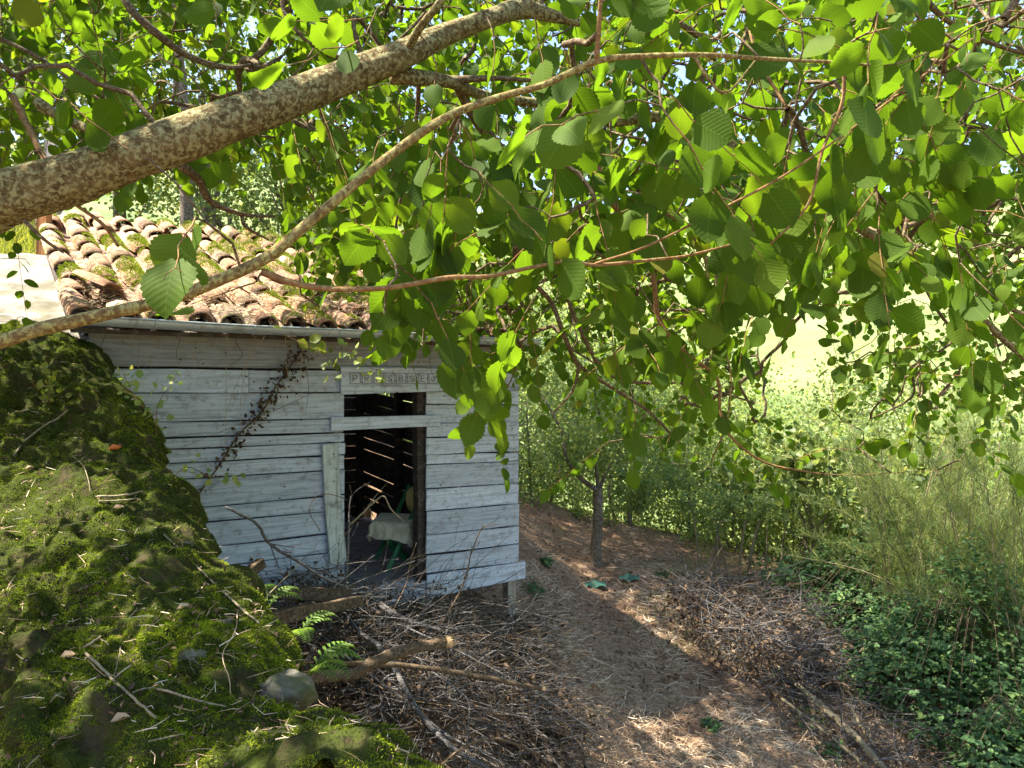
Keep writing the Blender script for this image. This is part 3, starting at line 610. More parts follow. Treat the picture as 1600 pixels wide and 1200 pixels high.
for b in range(nv-1): fs += [(b, b+1, b+1+N_, b+N_), ((nu-1)*nv+b, (nu-1)*nv+b+1, (nu-1)*nv+b+1+N_, (nu-1)*nv+b+N_)]
tag(MB().add(Va, np.concatenate([f, fs])).build('stone_ramp', M['slab']), 'sloping grey stone capping between the mossy wall and the roof edge', 'stone capping')
pp = P(68, 404, 6.95); tag(strip_box(pp-np.array((0, 0, .3)), pp+np.array((.0, 0, .55)), (1, 0, 0), .1, .09, 6, .006, 3).build('wooden_post', M['orange_post'], None, False), 'short orange brown wooden post at the far left corner of the roof', 'post')
pp = P(88, 270, 9.0); tag(strip_box(pp-np.array((0, 0, 1.2)), pp+np.array((-.05, 0, .75)), (1, 0, 0), .13, .12, 6, .006, 5).build('wooden_post', M['post_wood'], None, False), 'tall pale wooden post rising behind the thick limb at left', 'post')
# ---------------------------------------------------------------- the hazel tree over everything
hz = thing('hazel_tree', 'big spreading hazel with lichen covered limb and broad toothed leaves overhead', 'tree', (-3.3, .9, float(gz(-3.3, .9))))
LH = np.array(hz.location)
def PB(l): return np.array([np.append(P(a, b, c), r) for a, b, c, r in l])
def branch(name, l, m, sides=8, n=8, bump=.12, label=None, pre=None):
    q = PB(l) if l else np.zeros((0, 4))
    if pre is not None: q = np.vstack([np.array(pre), q])
    q = crv(q, n); mb = MB(); tube(mb, q[:, :3]-LH, np.maximum(q[:, 3], .001), sides, .5, bump); o = mb.build(name, M[m], hz)
    if label: tag(o, label)
    return q
nodes = []; 
def seed(q, step=1, frm=0):
    for p in q[int(len(q)*frm)::step]: nodes.append(p[:3])
# trunk out of frame to the left, limb from it into the picture
gzl = float(gz(-3.3, .9))
branch('trunk', [], 'limb_bark', 14, 8, .15, None, [(-3.3, .9, gzl-.2, .17), (-3.28, .92, gzl+.6, .14), (-3.1, 1.0, gzl+1.5, .125), (-2.85, 1.1, gzl+2.2, .115), (-2.3, 1.4, .10, .095)])
q = branch('limb', [(-120, 345, 1.72, 0.0738), (0, 310, 1.75, 0.0666), (110, 280, 1.78, 0.0612), (210, 243, 1.8, 0.0567), (330, 200, 1.85, 0.0522), (440, 160, 1.92, 0.0495), (540, 120, 2.0, 0.0441), (620, 90, 2.05, 0.0396), (700, 52, 2.15, 0.0297), (760, 30, 2.2, 0.0279), (815, 14, 2.3, 0.0297), (860, 24, 2.35, 0.0198), (905, 36, 2.4, 0.0126)], 'limb_bark', 26, 12, .16, 'thick lichen blotched limb crossing the upper left', [(-2.3, 1.4, .10, 0.0855)]); seed(q, 8, .35)
q = branch('branch', [(-260, 590, 1.22, 0.0144), (-40, 545, 1.28, 0.0133), (60, 515, 1.3, 0.0126), (160, 492, 1.32, 0.0115), (270, 466, 1.34, 0.0112), (360, 430, 1.36, 0.0112), (420, 400, 1.38, 0.0108), (480, 350, 1.4, 0.0101), (540, 300, 1.42, 0.0090), (620, 235, 1.45, 0.0090), (700, 182, 1.47, 0.0083), (780, 152, 1.5, 0.0076), (850, 132, 1.5, 0.0069), (932, 96, 1.5, 0.0065), (1000, 88, 1.5, 0.0057), (1100, 86, 1.5, 0.0051), (1200, 92, 1.52, 0.0043), (1300, 97, 1.54, 0.0034), (1400, 100, 1.56, 0.0022), (1490, 62, 1.6, 0.0015), (1620, 10, 1.6, 0.0011)], 'branch_bark', 12, 8, .12, 'slender yellow brown branch rising across the picture to the upper right', [(-2.3, 1.0, -.25, 0.0289)]); seed(q, 5, .15); near_b = q
q = branch('branch', [(612, 118, 2.08, .024), (660, 122, 2.12, .022), (710, 130, 2.2, .018), (760, 150, 2.35, .016), (860, 165, 2.5, .0155), (950, 190, 2.7, .018), (1040, 182, 2.85, .022), (1105, 200, 3.0, .028), (1150, 235, 3.05, .027), (1205, 272, 3.1, .025), (1260, 300, 3.2, .022), (1330, 348, 3.3, .02), (1400, 395, 3.4, .018), (1450, 440, 3.4, .018), (1520, 487, 3.4, .018), (1580, 540, 3.4, .017), (1640, 590, 3.4, .015)], 'limb_bark', 12, 8, .15); seed(q, 5)
for l, m in [
 ([(700, 126, 2.2, .014), (770, 122, 2.2, .008), (850, 124, 2.2, .006), (930, 100, 2.2, .004)], 'twig_bark'),
 ([(715, 135, 2.25, .016), (745, 190, 2.4, .016), (790, 245, 2.6, .015), (812, 330, 2.8, .013), (806, 400, 2.9, .013), (820, 430, 3.0, .011), (860, 470, 3.1, .010), (880, 520, 3.1, .010), (905, 570, 3.2, .009), (960, 608, 3.3, .008), (1010, 640, 3.3, .007), (1060, 690, 3.4, .005)], 'twig_bark'),
 ([(905, 570, 3.2, .008), (895, 610, 3.2, .006), (870, 640, 3.2, .004), (862, 655, 3.2, .003)], 'twig_bark'),
 ([(870, 395, 3.0, .010), (900, 500, 3.05, .008), (960, 590, 3.2, .008), (1080, 600, 3.4, .006), (1180, 630, 3.4, .004)], 'twig_bark'),
 ([(962, 312, 2.7, .010), (980, 360, 2.7, .011), (1018, 420, 2.75, .010), (1030, 500, 2.8, .010), (1070, 550, 2.9, .008), (1120, 590, 3.0, .007), (1125, 640, 3.0, .006), (1140, 680, 3.0, .006), (1190, 720, 3.1, .005), (1250, 735, 3.1, .004), (1330, 742, 3.1, .002), (1500, 732, 3.2, .001)], 'red_bark'),
 ([(930, 240, 2.6, .008), (945, 300, 2.6, .009), (965, 330, 2.7, .009)], 'red_bark'),
 ([(968, 305, 2.7, .009), (1060, 345, 2.9, .007), (1100, 400, 3.0, .007), (1108, 460, 3.0, .006), (1130, 540, 3.0, .005), (1142, 590, 3.0, .0045), (1135, 660, 3.0, .004), (1112, 720, 3.0, .003)], 'branch_bark'),
 ([(1240, 195, 3.4, .010), (1345, 238, 3.5, .010), (1420, 275, 3.5, .010), (1470, 330, 3.5, .008), (1530, 362, 3.5, .006), (1590, 370, 3.5, .004)], 'twig_bark'),
 ([(1300, 330, 3.3, .010), (1400, 380, 3.5, .009), (1465, 485, 3.6, .008), (1490, 530, 3.6, .007), (1430, 575, 3.6, .006), (1425, 620, 3.6, .006), (1360, 655, 3.6, .003)], 'twig_bark'),
 ([(1040, 20, 2.6, .013), (1075, 45, 2.7, .012), (1120, 60, 2.8, .009), (1170, -30, 2.9, .008)], 'twig_bark'),
 ([(1430, -30, 3.0, .014), (1465, 20, 3.1, .012), (1530, 60, 3.2, .010), (1620, 90, 3.3, .008)], 'twig_bark'),
 ([(1230, 170, 1.9, .0045), (1180, 80, 2.0, .004), (1160, -20, 2.1, .003)], 'red_bark'),
 ([(1318, 100, 1.55, .004), (1316, 160, 1.55, .004), (1285, 235, 1.55, .0035), (1262, 320, 1.55, .003), (1200, 385, 1.6, .002)], 'red_bark'),
 ([(410, 425, 1.38, .0075), (450, 440, 1.38, .0065), (500, 450, 1.4, .006), (560, 452, 1.4, .0055), (620, 448, 1.42, .005), (700, 434, 1.45, .005), (760, 432, 1.47, .0045), (830, 418, 1.5, .004), (890, 408, 1.5, .004), (930, 414, 1.5, .004), (1020, 406, 1.55, .0035), (1080, 398, 1.6, .003), (1180, 372, 1.65, .002)], 'red_bark'),
 ([(930, 412, 1.5, .0028), (1010, 385, 1.5, .0026), (1120, 330, 1.5, .0026), (1240, 265, 1.5, .0024), (1400, 150, 1.5, .002), (1520, 60, 1.5, .0016)], 'red_bark'),
 ([(932, 96, 1.5, .006), (936, 40, 1.48, .005), (941, -40, 1.45, .004)], 'red_bark'),
 ([(1085, 88, 1.5, .004), (1105, 120, 1.5, .0035), (1135, 145, 1.52, .003), (1180, 95, 1.55, .002)], 'branch_bark'),
 ([(640, 72, 2.0, .013), (655, 45, 1.95, .011), (690, 0, 1.9, .010), (720, -50, 1.9, .009)], 'limb_bark'),
 ([(655, 115, 2.2, .008), (650, 190, 2.3, .007), (628, 300, 2.4, .005), (610, 400, 2.5, .003)], 'twig_bark'),
 ([(60, 160, 2.3, .018), (100, 185, 2.25, .016), (170, 215, 2.1, .013), (215, 235, 2.0, .012)], 'limb_bark'),
 ([(185, -20, 2.4, .012), (205, 15, 2.4, .013), (240, 48, 2.4, .014), (290, 85, 2.5, .011), (350, 105, 2.6, .009), (400, 100, 2.7, .005)], 'twig_bark'),
 ([(0, 60, 2.2, .006), (60, 90, 2.2, .006), (140, 145, 2.2, .005), (190, 180, 2.2, .004)], 'twig_bark'),
 ([(20, 150, 2.0, .010), (45, 200, 1.95, .009), (65, 240, 1.9, .008), (75, 260, 1.85, .007)], 'red_bark'),
 ([(285, 260, 2.1, .014), (310, 280, 2.2, .013), (330, 315, 2.3, .010), (380, 335, 2.35, .007), (430, 338, 2.4, .004)], 'twig_bark'),
 ([(378, 338, 2.35, .006), (385, 355, 2.35, .006), (420, 375, 2.4, .003)], 'twig_bark'),
 ([(440, -20, 2.5, .008), (445, 20, 2.5, .008), (475, 60, 2.5, .006), (520, 90, 2.6, .004)], 'twig_bark'),
 ([(115, 318, 1.8, .004), (160, 350, 1.85, .0045), (185, 385, 1.9, .0035)], 'red_bark'),
 ([(38, 345, 1.7, .004), (70, 375, 1.7, .004), (100, 395, 1.72, .003)], 'twig_bark')]:
    q = branch('branch', l, m, 7, 5, .1)
    seed(q, 2 if q[0, 1] > 2 else 4)
# large off-frame limbs overhead that carry the rest of the crown
for l in [[(-2.3, 1.4, .1, .09), (-1.8, 1.8, 1.2, .07), (-1.2, 2.6, 2.2, .05), (-.2, 3.6, 2.9, .035), (.8, 4.6, 3.1, .02)], [(-2.3, 1.4, .1, .08), (-2.6, 2.2, 1.4, .06), (-2.9, 3.2, 2.4, .04), (-3.2, 4.0, 2.9, .02)], [(-2.3, 1.4, .1, .08), (-1.2, 1.2, 1.6, .06), (.5, 1.4, 2.4, .05), (2.2, 2.2, 2.7, .03), (3.6, 3.4, 2.6, .018)]]:
    q = crv(l, 8); mb = MB(); tube(mb, q[:, :3]-LH, q[:, 3], 10, .5, .12); mb.build('limb', M['limb_bark'], hz); seed(q, 2)

# leafy anchors: (px range, py range, depth range, count) of the crown; the lower edge follows the photograph's
low_x = [-400, 0, 60, 200, 330, 420, 520, 600, 700, 780, 830, 900, 1000, 1100, 1180, 1260, 1350, 1450, 1550, 1700]
low_y = [300, 300, 235, 265, 310, 350, 430, 500, 540, 590, 545, 600, 680, 660, 700, 650, 620, 700, 630, 610]
def anchors(n, d0, d1, x0=-250, x1=1850, y0=-120, lowshift=0, keep=None):
    out_ = []
    while len(out_) < n:
        x = R.uniform(x0, x1); y = R.uniform(y0, 760); ly = np.interp(x, low_x, low_y)+lowshift
        if y > ly: continue
        if keep and not keep(x, y): continue
        out_.append(P(x, y, R.uniform(d0, d1)))
    return out_
A = []
# nearest sprays, placed where the photo shows its largest leaves
near_pts = [(1050, 190, 1.45), (1030, 130, 1.5), (955, 165, 1.35), (880, 70, 1.6), (900, 120, 1.7), (1130, 60, 1.6), (1250, 40, 1.5), (1370, 20, 1.35), (1340, 60, 1.5), (1440, 100, 1.5), (1480, 75, 1.45), (1560, 140, 1.6), (1580, 20, 1.5), (1370, 165, 1.8), (1240, 190, 1.7), (1180, 300, 1.8), (1370, 240, 1.8), (1370, 330, 1.9), (1500, 190, 1.9), (1590, 250, 1.9), (1300, 310, 1.9), (700, 230, 1.6), (690, 250, 1.7), (600, 380, 1.5), (600, 490, 1.45), (560, 60, 1.75), (480, 290, 1.35), (730, 330, 1.7), (800, 330, 1.8), (870, 250, 1.8), (860, 340, 1.8), (930, 310, 1.8), (1100, 10, 1.6), (1010, 20, 1.7), (225, 250, 1.3), (305, 340, 1.25), (400, 440, 1.35), (360, 60, 2), (140, 90, 1.8), (90, 40, 1.9), (40, 250, 1.8), (150, 130, 1.8), (25, 120, 1.7), (60, 130, 1.7), (320, 150, 2.0), (250, 90, 2.0), (590, 215, 1.9), (720, 190, 1.7), (1540, 330, 2.0), (1450, 320, 2.1), (820, 490, 1.9), (1040, 500, 2.2), (1130, 420, 2.2), (1270, 450, 2.2), (1560, 470, 2.0), (1180, 480, 2.4), (670, 470, 1.7), (500, 480, 1.6), (1500, 410, 2.1), (1590, 390, 2.1), (660, 330, 1.8), (560, 30, 2.1), (770, 50, 2.1), (660, 540, 2.4), (700, 560, 2.6), (1260, 240, 2.0), (980, 370, 2.1), (1070, 290, 2.0), (1160, 160, 1.9), (1430, 20, 1.6), (1290, 130, 1.9)]
roofwin = lambda x, y: not (55 < x < 430 and 285 < y < 520) and not (430 <= x < 520 and 330 < y < 520 and R.rand() < .6) and not (x > 1150 and y > 400 and R.rand() < .62) and not (830 < x <= 1150 and y > 500 and R.rand() < .4) and not (700 < x < 830 and y > 560 and R.rand() < .5)
A += [P(*p) for p in near_pts]
A += anchors(42, 1.6, 2.2, x0=560, lowshift=-230)
nearN = len(A)
A += anchors(85, 2.0, 2.8, lowshift=-130, keep=roofwin)
A += anchors(680, 2.8, 4.4, keep=lambda x, y: roofwin(x, y) and (x > 560 or R.rand() < .6))
A += anchors(2400, 4.4, 7.5, x0=470, lowshift=-25, keep=roofwin)
A += anchors(260, 3.0, 4.8, x0=-250, x1=560, y0=-150, lowshift=-10, keep=roofwin)
A += [P(x, y, d) for x, y, d in [(760, 625, 3.6), (775, 645, 3.6), (770, 600, 3.7), (1530, 690, 3.2), (1500, 720, 3.2), (1350, 690, 3.3), (1240, 720, 3.2), (1290, 700, 3.3), (950, 690, 3.6), (1040, 720, 3.7), (1120, 740, 3.7), (1300, 640, 3.4), (1420, 700, 3.4), (1460, 745, 3.3), (1540, 640, 3.4), (1560, 600, 3.4)]]
# extra crown, mostly out of view, added to shade the wall and the path
offN0 = len(A)
for _ in range(700): A.append(np.array((R.uniform(-5.0, 4.5), R.uniform(.2, 6.0), R.uniform(2.3, 4.2))))
for _ in range(260): A.append(np.array((R.uniform(-4.4, -2.4), R.uniform(.8, 4.2), R.uniform(.5, 2.3))))
for _ in range(650):
    y_ = R.uniform(3.5, 6.8); A.append(np.array((R.uniform(-4.2, -1.2), y_, .56*y_+R.uniform(0, 1.0))))
for _ in range(600):
    y_ = R.uniform(6.2, 9.6); A.append(np.array((R.uniform(-3.4, 1.2), y_, .56*y_+R.uniform(0, 1.0))))
for _ in range(900):
    y_ = R.uniform(.8, 5.2); A.append(np.array((-.76*y_-R.uniform(.1, 2.2), y_, R.uniform(.7, 3.0))))
for _ in range(1000):
    y_ = R.uniform(4.8, 9.2); A.append(np.array((R.uniform(-3.8, 2.6), y_, .55*y_+R.uniform(0, 1.3))))
def a_ok(i, a):
    x = 800+a[0]/a[1]*F; y = 600-a[2]/a[1]*F
    if a[1] < .8 or x < -80 or x > 1680: return a[2] > -1.2
    if i < nearN: return True
    return not ((505 < x < 700 and y > 585) or (x < 560 and y > 470 and a[1] > 1.5) or (x < 530 and y > 500) or y > 770 or (1195 < x < 1300 and 490 < y < 640 and a[1] > 2.4) or (1570 < x < 1620 and 320 < y < 390) or (1300 < x < 1400 and 395 < y < 440))
A = [a for i, a in enumerate(A) if a_ok(i, a)]
sun_spots = [(Wp(25, 800), .34), (Wp(85, 795), .26), (Wp(75, 835), .09), (Wp(170, 812), .085), (Wp(165, 880), .11), (Wp(45, 915), .11), (Wp(20, 860), .06), (Wp(160, 700), .05), (Wp(40, 733), .05),
 (G(1200, 1050), .38), (G(1150, 1030), .2), (G(1270, 1030), .25), (G(960, 905), .22), (G(900, 888), .2), (G(1020, 925), .22), (G(1100, 900), .3), (G(1230, 915), .35), (G(930, 830), .25), (G(1010, 1140), .1), (G(1080, 1165), .12), (G(860, 1050), .1)]
for x_ in np.arange(-5.4, -2.3, .5):
    for y_ in np.arange(5.4, 8.6, .5): sun_spots.append((np.array((x_, y_, .6+.38*(y_-5)))-0.0, .42))
sn_ = np.array(SUN_DIR)
def in_beam(p, k=9, m=1.15):
    for tp_, rr_ in sun_spots[:k]:
        dv = p-tp_; al = dv@sn_
        if al > 0 and np.linalg.norm(dv-al*sn_) < rr_*m: return True
    return False
A = [a for i, a in enumerate(A) if i < nearN or not in_beam(a)]
# join every anchor to the closest branch already there
cap = 30000; NP_ = np.zeros((cap, 3)); cnt = len(nodes); NP_[:cnt] = nodes; parent = np.full(cap, -1); segs = []
A = np.array(A); D = np.array([np.min(np.sum((NP_[:cnt]-a)**2, 1)) for a in A]); order = np.argsort(D)
tips = []; hidden = []
def tips_in_view(pts): return bool(np.any((pts[:, 1] > .5)&(np.abs(pts[:, 0]/np.maximum(pts[:, 1], .1)) < .72)&(np.abs(pts[:, 2]/np.maximum(pts[:, 1], .1)) < .55)))
for ai in order:
    a = A[ai]; d2 = np.sum((NP_[:cnt]-a)**2, 1); k = int(np.argmin(d2)); dd = math.sqrt(d2[k]); n = max(3, min(14, int(dd/.09)+1))
    s = NP_[k]; perp = R.normal(size=3)*dd*.10+np.array((0, 0, dd*.10)); t = np.linspace(0, 1, n+1)[1:, None]
    pts = s*(1-t)+a*t+perp*np.sin(np.pi*t)+R.normal(size=(n, 3))*min(.012, dd*.05)*(t < 1)
    hid = (not (ai < nearN)) and any(in_beam(p_, 9, .8) for p_ in pts) and not tips_in_view(pts)
    segs.append([k, cnt, n]); hidden.append(hid); NP_[cnt:cnt+n] = pts; parent[cnt] = k; parent[cnt+1:cnt+n] = np.arange(cnt, cnt+n-1); cnt += n
    tips.append((ai, cnt-1, unit(pts[-1]-(pts[-2] if n > 1 else s))))
load = np.zeros(cnt)
for ai, t, d in tips: load[t] += 1
for k in range(cnt-1, -1, -1):
    if parent[k] >= 0: load[parent[k]] += load[k]
tw = MB(); rad_of = lambda c: np.minimum(.0019*np.sqrt(c), .014)
for k, c0, n in segs:
    pts = np.vstack([NP_[k], NP_[c0:c0+n]]); r = rad_of(np.append(load[c0], load[c0:c0+n])); tube(tw, pts-LH, r, 5 if pts[0, 1] < 3 else 4, R.rand(), 0, False)
# leaf sprays
sn_ = np.array(SUN_DIR)
LIMB = crv([(-80, 330, 1.75), (110, 280, 1.78), (210, 243, 1.8), (330, 200, 1.85), (440, 160, 1.92), (540, 120, 2.0), (620, 90, 2.05), (700, 52, 2.15), (815, 14, 2.3)], 10)
BRN = crv([(-40, 545, 1.28), (160, 492, 1.32), (360, 430, 1.36), (480, 350, 1.4), (620, 235, 1.45), (780, 152, 1.5), (932, 96, 1.5), (1300, 97, 1.54)], 12)
def limb_zone(x, y, d):      # keep the sprays from hanging in front of the two long limbs
    x, y, d = np.atleast_1d(x), np.atleast_1d(y), np.atleast_1d(d); r_ = np.zeros(len(x), bool)
    for L_, w_ in ((LIMB, 66), (BRN, 34)):
        dd = np.hypot(x[:, None]-L_[None, :, 0], y[:, None]-L_[None, :, 1]); k_ = np.argmin(dd, 1); r_ |= (dd[np.arange(len(x)), k_] < w_)&(d < L_[k_, 2]+.08)
    return r_
def clear_zone(x, y, d):
    if d < .8: return True
    if x < -80 or x > 1680 or y < -80: return False
    return (520 < x < 690 and y > 600) or (x < 560 and y > 500 and d > 1.5) or (x < 520 and y > 545) or y > 780 or (60 < x < 440 and 335 < y < 500 and d > 1.5) or (130 < x < 430 and 310 < y < 350 and d > 1.5) or (1205 < x < 1290 and 500 < y < 630 and d > 2.4)
lp, la, ln_, lsz, lnear = [], [], [], [], []
spr = MB()
for ai, ti, d in tips:
    a = A[ai]; near = ai < nearN; nl = R.randint(4, 8) if near else R.randint(6, 11)
    d = unit(d+R.normal(size=3)*.35+np.array((0, 0, -.35))); L_ = nl*R.uniform(.035, .05); t = np.linspace(0, 1, nl+1)[:, None]
    end = a+d*L_+np.array((0, 0, -L_*.15)); pts = a*(1-t)+end*t+R.normal(size=(nl+1, 3))*.003; spr_args = (spr, pts-LH, np.linspace(.0018, .0009, nl+1), 4, .5, 0, False)
    if sum(clear_zone(800+q_[0]/max(q_[1], .1)*F, 600-q_[2]/max(q_[1], .1)*F+22/max(q_[1], .5), q_[1]) for q_ in pts) >= 1: continue
    if a[1] < 2.5 and R.rand() < .65 and limb_zone(800+pts[nl//2, 0]/max(pts[nl//2, 1], .1)*F, 600-pts[nl//2, 2]/max(pts[nl//2, 1], .1)*F, pts[nl//2, 1])[0]: continue
    if not near and any((lambda dv: (dv@sn_) > 0 and np.linalg.norm(dv-(dv@sn_)*sn_) < rr_*.8)(pts[nl//2]-tp_) for tp_, rr_ in sun_spots[:9]): continue
    vis_ = a[1] < 3.4 and abs(a[0]/max(a[1], .1)) < .75 and a[2]/max(a[1], .1) < .6
    if vis_: tube(*spr_args)
    elif a[2]/max(a[1], .1) < .6: tube(spr, np.array([a, end])-LH, .0015, 3, .5, 0, False)
    side = unit(np.cross(d, (0, 0, 1.))+1e-6); face = unit(np.array((0, -.5, 0))-a*np.array((.08, .12, 0)))
    for j in range(nl):
        sg = 1 if j % 2 else -1; ax = unit(d*R.uniform(.1, .9)+side*sg*R.uniform(.3, 1.)+np.array((0, 0, -R.uniform(.1, 1.15)))+R.normal(size=3)*.2)
        if j == nl-1: ax = unit(d+np.array((0, 0, -.4)))
        nr = unit(np.array((0, 0, .75))+face*-(R.uniform(.1, 1.1) if near else R.uniform(-.1, .75))+R.normal(size=3)*.38); nr = unit(nr-ax*np.dot(nr, ax)); 
        sz = R.triangular(.045, .082, .10)*(1.1 if near else (.84 if a[1] < 4.2 else .74))*(.75+.25*min(1, j/2.0+.3)); st = pts[j+1]+ax*.012
        if vis_: tube(spr, np.array([pts[j+1], st])-LH, .0008, 3, .5, 0, False)
        lp.append(st); la.append(ax); ln_.append(nr); lsz.append(sz)
lp, la, ln_, lsz = map(np.array, (lp, la, ln_, lsz)); N = len(lp)
# leave the view window of the doorway and the left roof clear
sx = 800+lp[:, 0]/lp[:, 1]*F; sy = 600-lp[:, 2]/lp[:, 1]*F; inside = (lp[:, 1] > .5)&(sx > -80)&(sx < 1680)&(sy > -80)&(sy < 1240)
bad = inside&((limb_zone(sx, sy, lp[:, 1])&(R.rand(N) < .7))|((sx > 60)&(sx < 440)&(sy > 310)&(sy < 500)&(lp[:, 1] > 1.5)&(R.rand(N) < .8))|((sx > 520)&(sx < 690)&(sy > 600))|((sx < 560)&(sy > 500)&(lp[:, 1] > 1.5))|((sx < 520)&(sy > 545))|((lp[:, 1] < .8))|(sy > 780))
sn = np.array(SUN_DIR)
for tp_, rr_ in sun_spots:      # gaps in the crown where the sun comes through
    dv = lp+la*lsz[:, None]*.5-tp_; al = dv@sn; dd = np.linalg.norm(dv-al[:, None]*sn, axis=1); bad |= (al > 0)&(dd < rr_)&~((lp[:, 1] < 3.2)&inside&(sx > 560))
ok = ~bad; lp, la, ln_, lsz, sx, sy, inside = [z[ok] for z in (lp, la, ln_, lsz, sx, sy, inside)]; N = len(lp)
rnd = np.clip(.5+R.normal(0, .24, N), 0, 1); proj = np.where(inside, lsz*F/np.maximum(lp[:, 1], .3), 0)
big = np.argsort(-proj)[:300]; isbig = np.zeros(N, bool); isbig[big] = True
tag(tw.build('twigs', M['twig_bark'], hz), kind='stuff'); tag(spr.build('leaf_stalks', M['red_bark'], hz), kind='stuff')
lv = []
for k in range(8):
    mb = MB(); v, f, uv = T_HI; v = v.copy(); cs = (k % 4-1.5)*.10; v[:, 2] += cs*v[:, 0]*v[:, 1]*2-.22*(k % 3)*v[:, 1]**3*.5+.03*np.sin(v[:, 0]*9+k)*v[:, 1]; v[:, 0] *= (.92+.05*(k % 4)); mb.add(v, f, uv, .12+.11*k); lv.append(mb.mesh('leaf', M['hazel_leaf']))
for k in big:
    o = bpy.data.objects.new('leaf', lv[min(7, int(rnd[k]*8))]); C.objects.link(o); o.parent = hz
    y = unit(la[k]); x = unit(np.cross(y, ln_[k])); z = np.cross(x, y); s = lsz[k]
    o.matrix_local = Matrix(((x[0]*s, y[0]*s, z[0]*s, lp[k][0]-LH[0]), (x[1]*s, y[1]*s, z[1]*s, lp[k][1]-LH[1]), (x[2]*s, y[2]*s, z[2]*s, lp[k][2]-LH[2]), (0, 0, 0, 1)))
fo = MB(); ms = ~isbig&(proj > 26); vi = R.randint(0, 6, N)
fine_ = proj > 17
h = ~isbig&~fine_; scatter(fo, (T_LO[0]*np.array((1.35, 1, 1)), T_LO[1], T_LO[2]), lp[h]-LH, la[h], ln_[h], lsz[h], rnd[h])
for k in range(6):
    h = ~isbig&fine_&(vi == k); scatter(fo, T_VAR[k], lp[h]-LH, la[h], ln_[h], lsz[h], rnd[h])
tag(fo.build('foliage', M['hazel_leaf'], hz), kind='stuff')
print('hazel leaves', N, 'segs', len(segs))

# ---------------------------------------------------------------- trees and bushes behind
def crown(mb, c, rx, ry, rz_, n, leaf, clumps, root, droop=.3, rr=(0, 1)):
    if n > 3000: n = int(n*.66); leaf = leaf*1.15
    cl = unit(R.normal(size=(clumps, 3)))*R.uniform(.45, 1, (clumps, 1))*np.array((rx, ry, rz_)); w = R.uniform(.12, .30, clumps)*min(rx, rz_)
    i = R.randint(0, clumps, n); p = c+cl[i]+R.normal(size=(n, 3))*w[i][:, None]*np.array((1, 1, .75))
    nr = unit(np.array((0, 0, .8))+R.normal(size=(n, 3))*.7); ax = unit(R.normal(size=(n, 3))+np.array((0, 0, -droop)))
    tone = rr[0]+(rr[1]-rr[0])*np.clip(.5+R.normal(0, .2, n)+.35*(R.rand(clumps)[i]-.5), 0, 1)
    scatter(mb, T_LO, p-root, ax, nr, R.uniform(.6, 1.2, n)*leaf, tone); return c+cl
def tree(name, label, cat, base, h, rx, rz_, n, leaf, tr, m='shrub', mb_='trunk_bark', clumps=40, stems=1, group=None, lean=(0, 0), cz=None, limbs=10, rr=(0, 1), ry=None):
    base = np.array(base, float); t = thing(name, label, cat, tuple(base), 0, group); mb = MB(); c = np.array((base[0]+lean[0], base[1]+lean[1], base[2]+(cz if cz else h-rz_)))
    cc = crown(mb, c, rx, ry or rx, rz_, n, leaf, clumps, base, rr=rr)
    for s in range(stems):
        off = np.array((R.normal()*.14, R.normal()*.14, 0))*(stems > 1); top = c+off*3+np.array((0, 0, -rz_*.1)); q = crv([np.append(off+np.array((0, 0, -.25)), tr*1.25), np.append((top-base)*.3+off+R.normal(size=3)*.04*h*.3, tr), np.append((top-base)*.65+R.normal(size=3)*.05*h*.3, tr*.75), np.append(top-base, tr*.4)], 5)
        tm = MB(); tube(tm, q[:, :3], q[:, 3], 9, .5, .15); tm.build('trunk', M[mb_], t)
    lm = MB()
    for k in R.choice(len(cc), min(limbs, len(cc)), False):
        s0 = q[R.randint(len(q)//3, len(q)-2), :3]; e = cc[k]-base; md = (s0+e)/2+np.array((0, 0, -.05*h))+R.normal(size=3)*.04*h; z = crv([np.append(s0, tr*.45), np.append(md, tr*.3), np.append(e, tr*.08)], 4); tube(lm, z[:, :3], z[:, 3], 5, .5, .1, False)
    if limbs: lm.build('limbs', M[mb_], t)
    mb.build('crown', M[m], t); return t
def gp(x, y): return (x, y, float(gz(x, y)))
def gpx(px, Y): x = (px-800)/F*Y; return gp(x, Y)
# the small tree on the path with two forking limbs
b = G(932, 884); t = thing('small_tree', 'small crooked fruit tree with sunlit trunk standing beside the path', 'tree', tuple(b))
Yt = b[1]; q = crv([np.append(P(934, 900, Yt)-b, .10), np.append(P(931, 860, Yt)-b, .078), np.append(P(934, 810, Yt)-b, .07), np.append(P(934, 762, Yt)-b, .07)], 6); mb = MB(); tube(mb, q[:, :3], q[:, 3], 14, .5, .2); mb.build('trunk', M['trunk_bark'], t)
for l in ([(932, 765, .06), (905, 745, .045), (885, 715, .04), (880, 680, .035), (860, 640, .02), (835, 600, .01)], [(936, 765, .05), (952, 730, .03), (975, 690, .025), (1000, 660, .02), (1030, 620, .01)], [(935, 762, .05), (932, 720, .03), (945, 680, .03), (930, 620, .02), (935, 560, .01)]):
    q = crv([np.append(P(x, y, Yt+R.normal()*.1)-b, r*.7) for x, y, r in l], 5); mb = MB(); tube(mb, q[:, :3], q[:, 3], 8, .5, .15); mb.build('limb', M['trunk_bark'], t)
mb = MB(); crown(mb, P(930, 655, Yt+.2), 1.15, 1.0, .75, 5200, .055, 60, b); crown(mb, P(1010, 740, Yt+.8), .7, .6, .45, 1500, .055, 20, b); crown(mb, P(890, 720, Yt+.3), .7, .6, .4, 1300, .05, 20, b); crown(mb, P(985, 770, Yt+.5), .45, .4, .3, 700, .05, 12, b); mb.build('crown', M['shrub'], t)
